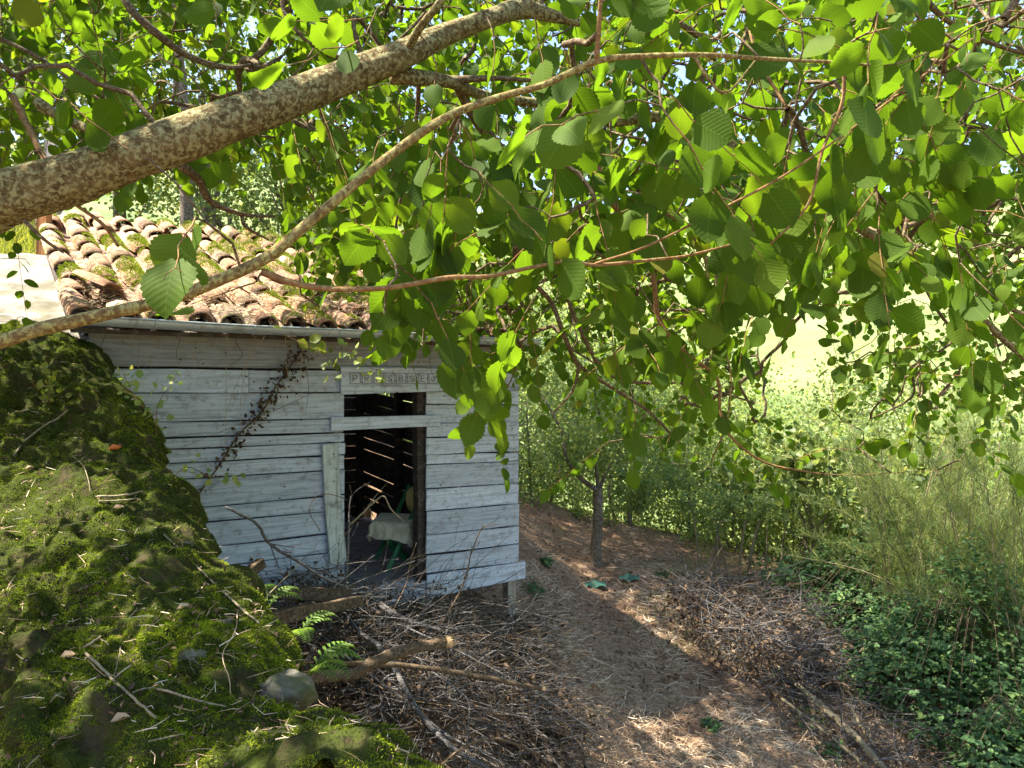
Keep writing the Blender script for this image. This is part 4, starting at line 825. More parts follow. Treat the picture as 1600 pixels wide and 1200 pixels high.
# hedge-like row of bushes behind the path, each a thing
spec = [  # px, depth, height, rx, rz, n, leaf, label
 (835, 13.5, 3.4, 1.1, 1.4, 5200, .05, 'dark green bush directly beside the right corner of the shed'),
 (985, 13.0, 3.4, 1.15, 1.5, 5600, .05, 'dense bush right behind the trunk of the small tree', ),
 (1090, 13.5, 3.3, 1.1, 1.35, 5200, .05, 'leafy bush with drooping skirts above the row of pale stems'),
 (1195, 14.0, 2.9, 1.1, 1.15, 4600, .05, 'green bush above the sunlit thin stems at the path end'),
 (1290, 12.5, 2.5, 1.0, 1.05, 4600, .06, 'bright young maple like bush right of the thin stems'),
 (1390, 13.0, 2.6, 1.1, 1.05, 4600, .055, 'dark hollow bush behind the bramble mound'),
 (1480, 11.5, 2.0, .9, .9, 3800, .05, 'low green bush behind the broom stems'),
 (1600, 11.5, 2.3, 1.0, 1.0, 3600, .05, 'bush at the right edge behind the broom')]
for px, Y_, h, rx, rz_, n, leaf, lab in spec:
    tree('bush', lab, 'bush', gpx(px, Y_), h, rx*1.15, h*.52, int(n*1.9), leaf*1.05, .025, 'shrub', clumps=95, stems=3, limbs=14, cz=h*.5)
for px, Y_, h, rx, rz_, n, leaf, lab in [
 (760, 22, 6.8, 2.6, 2.6, 7000, .10, 'tall shaded tree rising behind the shed roof'), (900, 19, 5.6, 2.3, 2.1, 7000, .09, 'tree behind the small crooked tree'),
 (1060, 21, 5.6, 2.4, 2.1, 7000, .09, 'broad pale green tree beyond the bushes in the middle'), (1190, 19, 3.9, 1.7, 1.5, 4800, .085, 'round hazy green tree in front of the bright meadow'),
 (1330, 22, 6.6, 2.0, 2.3, 6500, .10, 'light green tree standing against the sunlit meadow'), (1440, 18, 4.3, 1.9, 1.6, 6000, .085, 'pale tree behind the broom thicket'),
 (1570, 20, 5.6, 2.3, 2.2, 6500, .09, 'yellow green tree at the far right beyond the broom'), (1250, 30, 5.0, 3.0, 2.0, 5500, .12, 'distant low tree at the foot of the meadow')]:
    tree('tree', lab, 'tree', gpx(px, Y_), h, rx, rz_*1.25, int(n*1.6), leaf*1.05, .09, 'far_leaf', clumps=110, limbs=14, cz=h*.55)
for px, Y_, h, rx, rz_, n, leaf, lab in [
 (700, 27, 10.5, 3.0, 4.0, 7000, .15, 'big dark tree far behind the shed roof end'), (850, 30, 11.5, 3.6, 4.6, 8000, .16, 'tall dark tree closing the view left of the centre'), (1000, 27, 10, 3.2, 4.0, 7500, .15, 'dark broad tree in the distance above the small tree'),
 (1130, 32, 10.5, 3.0, 4.0, 6500, .16, 'distant dark tree just left of the open meadow'), (1420, 30, 10.5, 3.4, 4.2, 6500, .16, 'distant tree just right of the open meadow'), (1560, 34, 12, 3.6, 4.6, 6500, .17, 'far tree behind the pale tree at the right edge')]:
    tree('tree', lab, 'tree', gpx(px, Y_), h, rx, rz_, n, leaf, .16, 'shrub', clumps=110, limbs=10, cz=h*.58)
tree('tree', 'tall leafy tree added behind the shed, its high crown set to shade the path', 'tree', gp(-4.6, 10.4), 10.2, 2.9, 2.5, 17000, .12, .08, 'shrub', clumps=130, limbs=14, cz=8.2)  # added tree: crown stands in the sun's way to keep the path shaded
# woodland up the slope at the left, behind the roof
for px, Y_, h, rx, rz_, n, leaf, m_, lab in [
 (40, 12, 5.6, 1.9, 2.2, 6500, .08, 'far_leaf', 'sunlit tree at the far left above the thick limb'), (190, 14, 6.8, 1.8, 2.6, 6500, .08, 'yellow_leaf', 'tall yellow green sunlit tree behind the left of the roof'),
 (330, 13, 5.4, 1.7, 2.2, 6500, .075, 'shrub', 'dark green tree behind the middle of the roof'), (470, 15, 5.8, 2.0, 2.4, 6500, .085, 'far_leaf', 'leafy tree behind the roof ridge'),
 (620, 17, 7.0, 2.3, 2.8, 7000, .09, 'shrub', 'large tree right behind the roof end'), (-140, 11, 5, 1.8, 2.2, 5000, .08, 'far_leaf', 'tree partly cut by the left frame edge')]:
    tree('tree', lab, 'tree', gpx(px, Y_), h, rx*1.1, rz_*1.2, int(n*1.7), leaf, .11, m_, clumps=110, limbs=14, cz=h*.58)
# thin sunlit stems in a row at the end of the path
for k, (px, py, top, ln, r) in enumerate([(1116, 905, 822, 8, .018), (1126, 908, 835, -6, .016), (1152, 912, 830, 10, .022), (1168, 915, 838, 12, .026), (1196, 903, 850, 2, .016), (1092, 900, 830, -5, .014), (1140, 905, 850, -14, .014), (1218, 900, 846, 6, .018)]):
    b = G(px, py+6); Yb = b[1]; q = crv([np.append(np.array((0, 0, -.1)), r), np.append((P(px+ln*.5, (py+top)/2, Yb)-b)+R.normal(size=3)*.02, r*.9), np.append(P(px+ln, top, Yb)-b, r*.75), np.append(P(px+ln*2.2, top-50, Yb)-b, r*.3)], 5)
    t = thing('sapling', ['leftmost pair of thin pale sapling stems under the bush, nearer one', 'thin pale sapling leaning left close by the forked pair', 'straight greenish sapling stem in the middle of the row', 'thickest pale sapling leaning right in the row', 'short sapling stump with broken pale top', 'thin sapling at the left end of the row of stems', 'thin sapling slanting strongly to the left in the row', 'dry sapling at the right end of the row of stems'][k], 'sapling', tuple(b), 0, 'thin sapling stems at the end of the path'); mb = MB(); tube(mb, q[:, :3], q[:, 3], 7, .5, .12); mb.build('trunk', M['pale_stick'], t)
    mb = MB(); crown(mb, P(px+ln*2, top-45, Yb), .35, .35, .22, 260, .05, 8, b); mb.build('crown', M['shrub'], t)
for px, Y_, h, n, leaf, lab in [(1300, 11.0, 2.6, 900, .13, 'young broad leaved sapling glowing in the sun right of the stems'), (1395, 10.4, 2.9, 900, .12, 'tall sapling with big pale leaves behind the bramble bank'), (1185, 12.6, 2.2, 800, .11, 'leafy sapling in front of the bushes near the row of stems'), (1480, 10.6, 3.3, 1100, .12, 'tallest pale leaved sapling rising among the broom')]:
    tree('sapling', lab, 'sapling', gpx(px, Y_), h, .75, h*.4, n, leaf, .02, 'far_leaf', clumps=26, stems=2, limbs=12, cz=h*.62)
# broom thicket at the right: arching stems with wispy green shoots
for k, (px, Y_, h, lab) in enumerate([(1440, 8.6, 2.0, 'wispy broom shrub between bramble mound and pale tree'), (1530, 8.0, 2.2, 'tall yellow green broom shrub near the right edge'), (1600, 7.2, 2.0, 'arching broom shrub at the right frame edge'), (1375, 9.6, 2.1, 'broom shrub farther left rising behind the brambles'), (1500, 9.6, 2.4, 'broom shrub standing behind the tall yellow green one')]):
    b = np.array(gpx(px, Y_)); t = thing('broom_shrub', lab, 'shrub', tuple(b)); st = MB(); sh = MB()
    for s in range(20):
        dr = R.normal(size=2)*.30; hh = h*1.35*R.uniform(.5, 1.1); q = crv([(0, 0, -.1, .012), (dr[0]*.3, dr[1]*.3, hh*.4, .009), (dr[0]*1.1, dr[1]*1.1, hh*.8, .006), (dr[0]*2.3, dr[1]*2.3, hh*R.uniform(.9, 1.05), .002)], 5)+np.append(R.normal(size=2)*.12, (0, 0)); tube(st, q[:, :3], q[:, 3]*R.uniform(.6, 1.25), 5, R.rand(), 0, False)
        n = 330; i = R.randint(len(q)//3, len(q), n); p = q[i, :3]+R.normal(size=(n, 3))*.03; d = unit(R.normal(size=(n, 3))*np.array((.55, .55, .5))+np.array((dr[0], dr[1], .9))); blades(sh, p, d, R.uniform(.08, .3, n), R.uniform(.0016, .0035, n), R.uniform(0, 1, n))
    st.build('stems', M['pale_stick'], t); tag(st and t.children[0] if t.children else None or bpy.data.objects[st and t.name]) if False else None; sh.build('shoots', M['far_leaf'], t)
# bramble mound and smaller brambles: trifoliate leaves on arching canes
def bramble(label, c, rx, ry, rz_, n, leaf=.05, canes=40):
    c = np.array(c, float); t = thing('bramble', label, 'bramble', tuple(c)); th = R.uniform(0, 2*np.pi, n); ph = np.arccos(R.uniform(-.1, 1, n)); rr_ = R.uniform(.62, 1.04, n)**.6
    dirs = np.stack([np.sin(ph)*np.cos(th), np.sin(ph)*np.sin(th), np.cos(ph)], -1); wv = .95+1.5*fbm(dirs[:, 0]*2.2+c[0], dirs[:, 1]*2.2+dirs[:, 2]*2, 61, 4)
    p = dirs*np.array((rx, ry, rz_))*(rr_*wv)[:, None]+R.normal(size=(n, 3))*rx*.05; ax = unit(dirs*.6+R.normal(size=(n, 3))*.6+np.array((0, 0, -.3))); nr = unit(np.array((0, 0, 1.))+dirs*.5+R.normal(size=(n, 3))*.3)
    mb = MB(); side = unit(np.cross(ax, nr)); sz = R.uniform(.65, 1.25, n)*leaf; rn = np.clip(.45+R.normal(0, .22, n), 0, 1)
    scatter(mb, T_LO, p, ax, nr, sz, rn); scatter(mb, T_LO, p, unit(side+ax*.35), nr, sz*.85, rn); scatter(mb, T_LO, p, unit(-side+ax*.35), nr, sz*.85, rn); tag(mb.build('foliage', M['bramble_leaf'], t), kind='stuff')
    cn_ = MB()
    for k in range(canes):
        a = R.uniform(0, 2*math.pi); e = np.array((math.cos(a)*rx, math.sin(a)*ry, 0))*R.uniform(.7, 1.15); q = crv([np.append(e*.1+(0, 0, -.1), .0035), np.append(e*.5+(0, 0, rz_*R.uniform(.8, 1.1)), .003), np.append(e+(0, 0, rz_*R.uniform(.1, .6)), .0018)], 6); tube(cn_, q[:, :3], q[:, 3], 5, .5, 0, False)
    tag(cn_.build('canes', M['cut_bark'], t), kind='stuff')
bramble('large dark green bramble mound filling the lower right', gpx(1540, 7.4), 1.35, 1.2, 1.4, 12000)
bramble('bramble bank rising behind the large mound', gpx(1420, 9.6), 1.4, 1.0, 1.3, 7500)
bramble('bramble sprawl at the right edge below the broom', gpx(1640, 6.0), .8, .7, .9, 3600)
bramble('light green bramble tangle at the end of the right brush pile', gpx(1290, 10.2), .9, .7, .8, 3600)
for k, (px, py, s, lab) in enumerate([(1270, 1125, .16, 'small bramble sprout among the pale sticks, left'), (1110, 1135, .09, 'little green sprout on the litter at bottom centre right'), (1500, 1155, .2, 'bramble sprout at the bottom right below the mound'), (1300, 1180, .15, 'bramble sprout beside the bottom end of the pale sticks'), (850, 880, .1, 'tiny weed on the path beside the shed corner'), (830, 925, .16, 'tuft of weeds beside the corner post of the shed'), (1040, 905, .16, 'low weed patch on the sunlit side of the path')]):
    g_ = G(px, py); bramble(lab, g_, s, s, s*.6, 90, .04, 6)

# ---------------------------------------------------------------- debris on the ground
def stick(name, label, l, m, cat='stick', r=None, group=None, cut=False, sides=8, surf='g', forks=0):
    """l: (px, py, depth or None (= lying on the ground), radius)"""
    pts = []
    for px, py, d, r_ in l:
        if surf == 'w': r_ = r_*.62
        if name == 'fallen_branch': r_ = r_*.7
        if d is None: p = G(px, py, .13 if r_ > .012 else .06) if surf == 'g' else Wp(px, py, .03)
        elif d < 0: p = G(px, py, -d)
        else: p = P(px, py, d)
        pts.append(np.append(p, r_))
    q = crv(pts, 6); q[:, :3] += R.normal(size=(len(q), 3))*np.minimum(.0022, q[:, 3:]*.2); c = q[0, :3].copy(); t = thing(name, label, cat, tuple(c), 0, group); mb = MB(); tube(mb, q[:, :3]-c, q[:, 3], sides, .5, .12)
    for k in range(forks):
        i = R.randint(len(q)//4, len(q)-2); d = unit(unit(q[i+1, :3]-q[i, :3])+R.normal(size=3)*.6); L_ = R.uniform(.08, .3); s0 = q[i, :3]-c; z = crv([np.append(s0, q[i, 3]*.5), np.append(s0+d*L_*.5+R.normal(size=3)*.02, q[i, 3]*.35), np.append(s0+d*L_, .001)], 4); tube(mb, z[:, :3], z[:, 3], 5)
    mb.build('stem', M[m], t)
    if cut:
        d = unit(q[-1, :3]-q[-2, :3]); rr_ = q[-1, 3]; mb = MB(); tube(mb, np.array([q[-1, :3]-d*rr_*1.3, q[-1, :3]-d*.005, q[-1, :3]+d*.004])-c, [rr_*1.04, rr_*1.02, rr_*.94], 12); mb.build('cut_end', M['cut_face'], t)
    return t
stick('cut_branch', 'thick brown cut branch with pale sawn end jutting over the brush', [(470, 1062, 3.45, .030), (515, 1056, 3.5, .028), (550, 1054, 3.55, .028), (587, 1033, 3.6, .028), (650, 1012, 3.7, .027), (706, 1001, 3.8, .030)], 'cut_bark', 'branch', cut=True, sides=14)
stick('cut_branch', 'straight thin brown branch lying across the brush below the sawn one', [(520, 1036, 3.7, .013), (640, 1041, 3.9, .014), (740, 1055, 4.0, .014), (850, 1077, 4.1, .013)], 'cut_bark', 'branch', cut=True)
stick('cut_branch', 'grey branch with fresh pale cut pointing at the door sill', [(690, 985, 5.0, .010), (655, 975, 5.1, .018), (619, 962, 5.2, .02), (592, 943, 5.3, .024), (575, 932, 5.4, .027)], 'grey_bark', 'branch', cut=True)
stick('fallen_branch', 'long bluish grey branch running down through the left brush pile', [(520, 935, 5.0, .016), (560, 985, 4.7, .018), (596, 1014, 4.5, .022), (625, 1062, 4.2, .022), (660, 1120, 4.0, .022), (712, 1172, 3.8, .018), (790, 1215, 3.7, .014)], 'grey_bark', 'branch', forks=5)
stick('fallen_branch', 'dark arched branch at the bottom edge of the brush pile', [(690, 1195, 3.5, .008), (715, 1175, 3.5, .010), (740, 1160, 3.55, .010), (785, 1156, 3.6, .010), (840, 1180, 3.7, .009), (875, 1215, 3.7, .008)], 'cut_bark', 'branch', forks=2)
stick('fallen_branch', 'dark branch sticking up in front of the planks left of the door', [(352, 792, 4.6, .010), (400, 818, 4.65, .013), (422, 850, 4.7, .014), (470, 880, 4.75, .013), (510, 905, 4.8, .012), (560, 925, 4.9, .010)], 'grey_bark', 'branch', forks=4)
stick('fallen_branch', 'angular grey twig hanging down the middle of the brush', [(600, 1000, 4.4, .007), (690, 1060, 4.2, .008), (731, 1095, 4.2, .008), (731, 1130, 4.15, .007), (730, 1165, 4.1, .006)], 'grey_bark', 'branch', forks=3)
stick('fallen_branch', 'pale forked twig crossing the brush pile low down', [(500, 990, 4.6, .009), (560, 1040, 4.3, .010), (640, 1100, 4.1, .010), (700, 1150, 3.9, .009), (770, 1180, 3.8, .006)], 'grey_bark', 'branch', forks=6)
stick('fallen_branch', 'thin grey branch sloping from the brush towards the path', [(620, 975, 4.9, .010), (680, 1000, 4.8, .008), (760, 1040, 4.7, .007), (850, 1090, 4.7, .006), (940, 1150, 4.6, .004)], 'grey_bark', 'branch', forks=3)
def beam(label, a, b, w, h, up=(0, .3, 1)):
    a, b = P(*a), P(*b); c = a.copy(); t = strip_box(a-c, b-c, up, h, w, 12, .014, int(a[1]*100)).build('timber_beam', M['dark_timber'], None, False); t.location = c; return tag(t, label, 'beam', 'old timber beams by the wall')
beam('upper rotten brown timber lying against the shed front', (352, 922, 4.5), (545, 932, 4.9), .12, .085)
beam('lower rotten timber under the other one beside the mossy wall', (415, 972, 4.2), (560, 938, 4.85), .1, .08)
beam('short grey timber end leaning on the planks near the mossy wall', (365, 915, 4.45), (412, 880, 4.7), .06, .06)
for lab, l, m_, cutf in [
 ('long pale log running diagonally to the bottom edge right of centre', [(1205, 1030, None, .026), (1250, 1075, None, .03), (1290, 1110, None, .032), (1340, 1155, None, .032), (1400, 1225, None, .03)], 'pale_stick', True),
 ('pale pole lying from the brush pile into the brambles', [(1250, 987, None, .016), (1262, 1015, None, .018), (1285, 1048, None, .018), (1340, 1085, None, .017), (1406, 1122, None, .016)], 'pale_stick', True),
 ('short pale stick crossing the long log at the bottom', [(1312, 1072, None, .014), (1340, 1125, None, .015), (1366, 1165, None, .013)], 'pale_stick', False),
 ('pale stick parallel to the long log on its left', [(1222, 1092, None, .014), (1290, 1145, None, .015), (1352, 1197, None, .014)], 'pale_stick', False),
 ('thin arching branch reaching from the right pile over the brambles', [(1185, 975, -.15, .008), (1240, 945, -.3, .009), (1303, 925, -.4, .008), (1390, 897, -.5, .007), (1450, 897, -.5, .004)], 'grey_bark', False),
 ('second thin branch fanning right from the brush pile', [(1215, 985, -.15, .008), (1262, 962, -.3, .008), (1312, 944, -.4, .006)], 'grey_bark', False),
 ('lowest thin branch fanning right from the brush pile', [(1240, 985, -.1, .007), (1270, 970, -.2, .007), (1318, 957, -.3, .005)], 'grey_bark', False),
 ('reddish rod lying across the top of the right brush pile', [(1110, 958, -.12, .008), (1160, 954, -.14, .009), (1240, 950, -.15, .006)], 'red_bark', False),
 ('curved pale twig in the middle of the right brush pile', [(1120, 1025, -.1, .006), (1160, 1015, -.15, .007), (1200, 985, -.2, .006), (1225, 950, -.2, .004)], 'pale_stick', False),
 ('short pale twig lying on the open litter', [(948, 1112, None, .006), (970, 1106, None, .007), (992, 1096, None, .005)], 'pale_stick', False),
 ('thin dark rod lying across the lower path', [(845, 1060, -.05, .005), (900, 1092, None, .006), (955, 1120, None, .006), (990, 1150, None, .005), (1010, 1190, None, .004)], 'grey_bark', False),
 ('whitish forked twigs at the bottom right corner', [(1480, 1196, -.1, .009), (1530, 1180, -.12, .010), (1610, 1172, -.15, .008)], 'grey_bark', False)]:
    stick('log' if 'log' in lab else 'fallen_branch', lab, l, m_, 'branch', cut=cutf, forks=0 if cutf else 2)
# upright bare twigs
stick('bare_twig', 'pale upright twig standing in front of the open doorway edge', [(538, 930, 5.2, .009), (543, 880, 5.25, .008), (545, 830, 5.3, .007), (546, 795, 5.3, .005), (548, 775, 5.3, .003)], 'grey_bark', 'twig', forks=4)
stick('bare_twig', 'whitish bent twig arching across the dark doorway', [(546, 820, 5.3, .006), (565, 803, 5.4, .007), (587, 783, 5.5, .007), (600, 776, 5.5, .006), (612, 797, 5.5, .005), (632, 815, 5.5, .003)], 'pale_stick', 'twig', forks=2)
stick('bare_twig', 'dark bare shoot with buds in front of the right planks', [(680, 990, 5.1, .006), (722, 918, 5.3, .006), (737, 862, 5.3, .005), (752, 827, 5.3, .0045), (764, 822, 5.3, .003), (780, 819, 5.3, .002)], 'cut_bark', 'twig', forks=3)
stick('bare_twig', 'thin shoot at the right doorpost above the sill', [(618, 948, 5.3, .005), (635, 912, 5.4, .005), (642, 875, 5.4, .004), (651, 848, 5.4, .003)], 'cut_bark', 'twig', forks=3)
stick('bare_twig', 'looping thin twig in front of the planks left of the door', [(500, 830, 5.0, .003), (484, 800, 5.0, .003), (492, 778, 5.0, .003), (515, 772, 5.0, .003), (545, 782, 5.1, .002)], 'cut_bark', 'twig')
# dead sticks lying on the moss
for lab, l, m_ in [
 ('long straight straw coloured stick lying down the moss towards the timbers', [(243, 824, None, .006), (280, 857, None, .006), (312, 889, None, .006), (360, 935, None, .006), (405, 974, None, .005)], 'pale_stick'),
 ('crooked pale twig on the moss in the lower left', [(126, 1014, None, .007), (150, 1035, None, .007), (175, 1060, None, .006), (210, 1092, None, .006), (243, 1121, None, .005)], 'pale_stick'),
 ('thin pale side twig arching right on the lower moss', [(208, 1082, None, .004), (235, 1075, None, .005), (262, 1080, None, .005), (305, 1093, None, .004), (354, 1104, None, .003)], 'pale_stick'),
 ('stubby greenish twig end pointing up on the moss', [(127, 1012, None, .009), (138, 1008, None, .007), (158, 994, None, .005)], 'pale_stick'),
 ('grey peeled stick high on the moss at left', [(22, 712, None, .010), (38, 690, None, .010), (72, 664, None, .009), (88, 655, None, .008), (106, 641, None, .008)], 'pale_stick'),
 ('flat pale bark strip lying on the moss, upper one', [(152, 776, None, .009), (190, 774, None, .009), (224, 768, None, .008)], 'pale_stick'),
 ('flat pale bark strip lying on the moss, lower one', [(155, 783, None, .007), (185, 782, None, .007), (215, 779, None, .006)], 'pale_stick'),
 ('curved dry stalk on the upper moss', [(113, 712, None, .003), (130, 728, None, .003), (138, 750, None, .003), (141, 770, None, .002)], 'pale_stick'),
 ('thin straw leaning from the moss edge to the brush', [(398, 953, None, .0035), (430, 918, 2.9, .0035), (468, 882, 3.1, .003)], 'pale_stick'),
 ('wiry dead stem hanging down the moss face', [(371, 955, None, .002), (368, 985, None, .002), (348, 1022, None, .002), (358, 1060, None, .002), (360, 1085, None, .002)], 'straw'),
 ('short thin twig on the bright moss at the bottom', [(232, 1158, None, .003), (262, 1152, None, .0035), (290, 1146, None, .002)], 'pale_stick'),
 ('dark thin twig on the middle moss', [(115, 925, None, .003), (145, 913, None, .0035), (182, 900, None, .002)], 'cut_bark'),
 ('vertical wiry stem on the lower left moss', [(190, 994, None, .002), (187, 1020, None, .0025), (178, 1058, None, .002)], 'pale_stick'),
 ('small straw on the moss beside the big pale stone', [(386, 1059, None, .002), (410, 1052, None, .0025), (434, 1044, None, .002)], 'pale_stick')]:
    stick('stick', lab, l, m_, 'stick', surf='w', sides=6)
# small pale chips and fallen leaves on the moss
for lab, px, py in [('pale dry leaf curled on the moss in the sun patch', 175, 795), ('pale dry leaf at the left edge of the moss', 38, 733), ('small brown leaf on the lower moss', 172, 1128), ('tan leaf scrap in the middle of the moss', 275, 952), ('dry leaf beside the stubby twig on the moss', 92, 1028)]:
    p = Wp(px, py, .015); mb = MB(); scatter(mb, T_DRY, np.zeros((1, 3)), np.array([[1, .2, .1]]), np.array([[.1, -.3, 1]]), .05, .95); o = mb.build('dry_leaf', M['dry_leaf']); o.location = p; tag(o, lab, 'leaf')
p = Wp(180, 702, .01); mb = MB(); tube(mb, [(-.03, 0, 0), (-.01, 0, .012), (.012, 0, .01), (.035, 0, .016)], [.006, .016, .012, .002], 8, .5, .3); o = mb.build('fungus', M['orange_fungus']); o.location = p; tag(o, 'orange jelly fungus on the moss near the upper left', 'fungus')
# brush piles: tangled twigs and withered leaves
def pile(label, poly, n_tw, n_lf, hgt, leaf=.05, tone=(0, .7), fat=1.0):
    c = np.mean([G(*p) for p in poly], 0); t = thing('brush_pile', label, 'brush pile', tuple(c)); pts = []
    xs = [p[0] for p in poly]; ys = [p[1] for p in poly]
    def inp(x, y):
        r = False; j = len(poly)-1
        for i in range(len(poly)):
            if (poly[i][1] > y) != (poly[j][1] > y) and x < (poly[j][0]-poly[i][0])*(y-poly[i][1])/(poly[j][1]-poly[i][1])+poly[i][0]: r = not r
            j = i
        return r
    while len(pts) < 500:
        x, y = random.uniform(min(xs), max(xs)), random.uniform(min(ys), max(ys))
        if inp(x, y): pts.append(G(x, y))
    pts = np.array(pts); k = R.randint(0, 500, n_tw); mb = MB(); gb = MB()
    for i in range(n_tw):
        s = pts[k[i]]+np.array((0, 0, R.uniform(0, hgt))); d = unit(np.array((R.normal()*.8+.3, R.normal()*.8-.3, R.normal()*.28))); L_ = R.uniform(.15, .95); r = R.uniform(.0012, .0042)*fat; m1 = s+d*L_*.5+R.normal(size=3)*.05; e = s+d*L_+R.normal(size=3)*.05
        tgt = mb if R.rand() < .28 else gb; tube(tgt, crv([s, m1, e], 3)-c, np.linspace(r, r*.35, 7), 4, R.rand(), 0, False)
    tag(mb.build('twigs', M['cut_bark'], t), kind='stuff'); tag(gb.build('pale_twigs', M['grey_bark'], t), kind='stuff')
    k = R.randint(0, 500, n_lf); p = pts[k]+R.normal(size=(n_lf, 3))*np.array((.12, .12, 0))+np.array((0, 0, 1))*R.uniform(-.02, hgt*.95, (n_lf, 1)); mb = MB()
    scatter(mb, T_DRY, p-c, R.normal(size=(n_lf, 3))+np.array((0, 0, -.9)), R.normal(size=(n_lf, 3)), R.uniform(.5, 1.3, n_lf)*leaf, R.uniform(tone[0], tone[1], n_lf)); tag(mb.build('withered_leaves', M['dry_leaf'], t), kind='stuff')
pile('tangled brush pile of cut twigs and withered leaves below the shed door', [(370, 880), (520, 900), (600, 960), (760, 985), (820, 1060), (850, 1210), (560, 1210), (480, 1080), (420, 1000)], 2100, 4200, .40, .042, (0, .45), 1.15)
pile('brush heap of cut branches with brown leaves beyond the path', [(1030, 945), (1120, 940), (1230, 960), (1260, 1000), (1330, 1090), (1260, 1110), (1110, 1040)], 1300, 2300, .5, .06, (0, .9), 1.7)
pile('withered dark bracken clump between brush pile and path', [(780, 985), (850, 975), (840, 1060), (900, 1130), (880, 1200), (790, 1200)], 200, 2200, .16, .055, (0, .75))
pile('dry twig tangle under the brambles at the bottom right', [(1180, 1090), (1420, 1110), (1560, 1150), (1620, 1230), (1330, 1230)], 600, 700, .2, .05, (.2, .9), 1.4)
pile('dead twigs piled against the planks beside the mossy wall', [(345, 850), (430, 865), (530, 905), (520, 935), (380, 930)], 200, 500, .35)
# litter, straw and short stubble over the ground
mb = MB(); n = 95000; x = R.uniform(-1.2, 5.2, n); y = 3.4+R.beta(1.1, 2.0, n)*10; w = fbm(x*1.7, y*1.7, 71, 3); pth = np.exp(-((x-(.9+.10*(9-y)))/.5)**2)*sstep(6.0, 7.5, y); k = (R.rand(n) < np.clip(.75+w*2.2-pth*.6, .2, 1)); x, y = x[k], y[k]; n = len(x)
d = unit(np.stack([R.normal(size=n), R.normal(size=n), R.normal(size=n)*.22], -1)); L_ = R.uniform(.03, .15, n)*(1+.05*y); p0 = np.stack([x, y, gz(x, y)+R.uniform(.0, .022, n)], -1)
ribbons(mb, p0, p0+d*L_[:, None], R.uniform(.0008, .0022, n)*(1+.04*y), np.clip(.5+w[k]+R.normal(0, .28, n), 0, 1), .012*np.ones(n)); tag(mb.build('straw_litter', M['straw']), 'pale dry stalks and straw strewn over the path', 'straw', kind='stuff')
mb = MB(); n = 9000; x = R.uniform(-1.5, 6, n); y = 3.4+R.beta(1.1, 1.8, n)*11; p = np.stack([x, y, gz(x, y)+.012], -1); scatter(mb, T_DRY, p, R.normal(size=(n, 3))*np.array((1, 1, .2)), np.array((0, 0, 1.))+R.normal(size=(n, 3))*.5, R.uniform(.02, .055, n), R.uniform(.1, 1, n)); tag(mb.build('leaf_litter', M['dry_leaf']), 'scattered brown dead leaves on the bare soil', 'leaves', kind='stuff')
mb = MB(); n = 26000; x = R.uniform(.5, 9, n); y = R.uniform(6.5, 20, n); w = fbm(x*.9, y*.9, 81, 3)+.09*(x-2.2)+.03*(y-10); k = w > .05; x, y = x[k], y[k]; n = len(x); p = np.stack([x, y, gz(x, y)], -1); blades(mb, p, unit(R.normal(size=(n, 3))*.4+np.array((0, 0, 1.))), R.uniform(.05, .2, n), R.uniform(.002, .005, n), R.uniform(.1, 1, n)); tag(mb.build('grass', M['shrub']), 'sparse green grass growing on the slope by the path', 'grass', kind='stuff')
# undergrowth behind the path
mb = MB(); n = 30000; x = R.uniform(-1.0, 12.5, n); y = R.uniform(11.8, 17.5, n)+.12*x; w = fbm(x*.7, y*.7, 91, 3); x, y = x[w > -.12], y[w > -.12]; n = len(x); h = np.clip(.35+1.3*w[w > -.12]+.13*(y-12), .1, 1.8); p = np.stack([x, y, gz(x, y)+h*R.rand(n)**.7], -1); scatter(mb, T_LO, p, unit(R.normal(size=(n, 3))), np.array((0, 0, 1.))+R.normal(size=(n, 3))*.6, R.uniform(.04, .09, n), R.uniform(0, 1, n)); tag(mb.build('undergrowth', M['shrub']), 'low leafy undergrowth along the far end of the path', 'undergrowth', kind='stuff')
# weeds and tall grass on the bank behind the stone ramp
mb = MB(); n = 9000; x = R.uniform(-8, -4, n); y = R.uniform(6.6, 10.5, n); p = np.stack([x, y, gz(x, y)], -1); blades(mb, p, unit(R.normal(size=(n, 3))*.5+np.array((0, 0, .9))), R.uniform(.1, .4, n), R.uniform(.004, .009, n), R.uniform(.2, 1, n)); tag(mb.build('tall_grass', M['yellow_leaf']), 'sunlit yellow green grass on the bank at the far left', 'grass', kind='stuff')
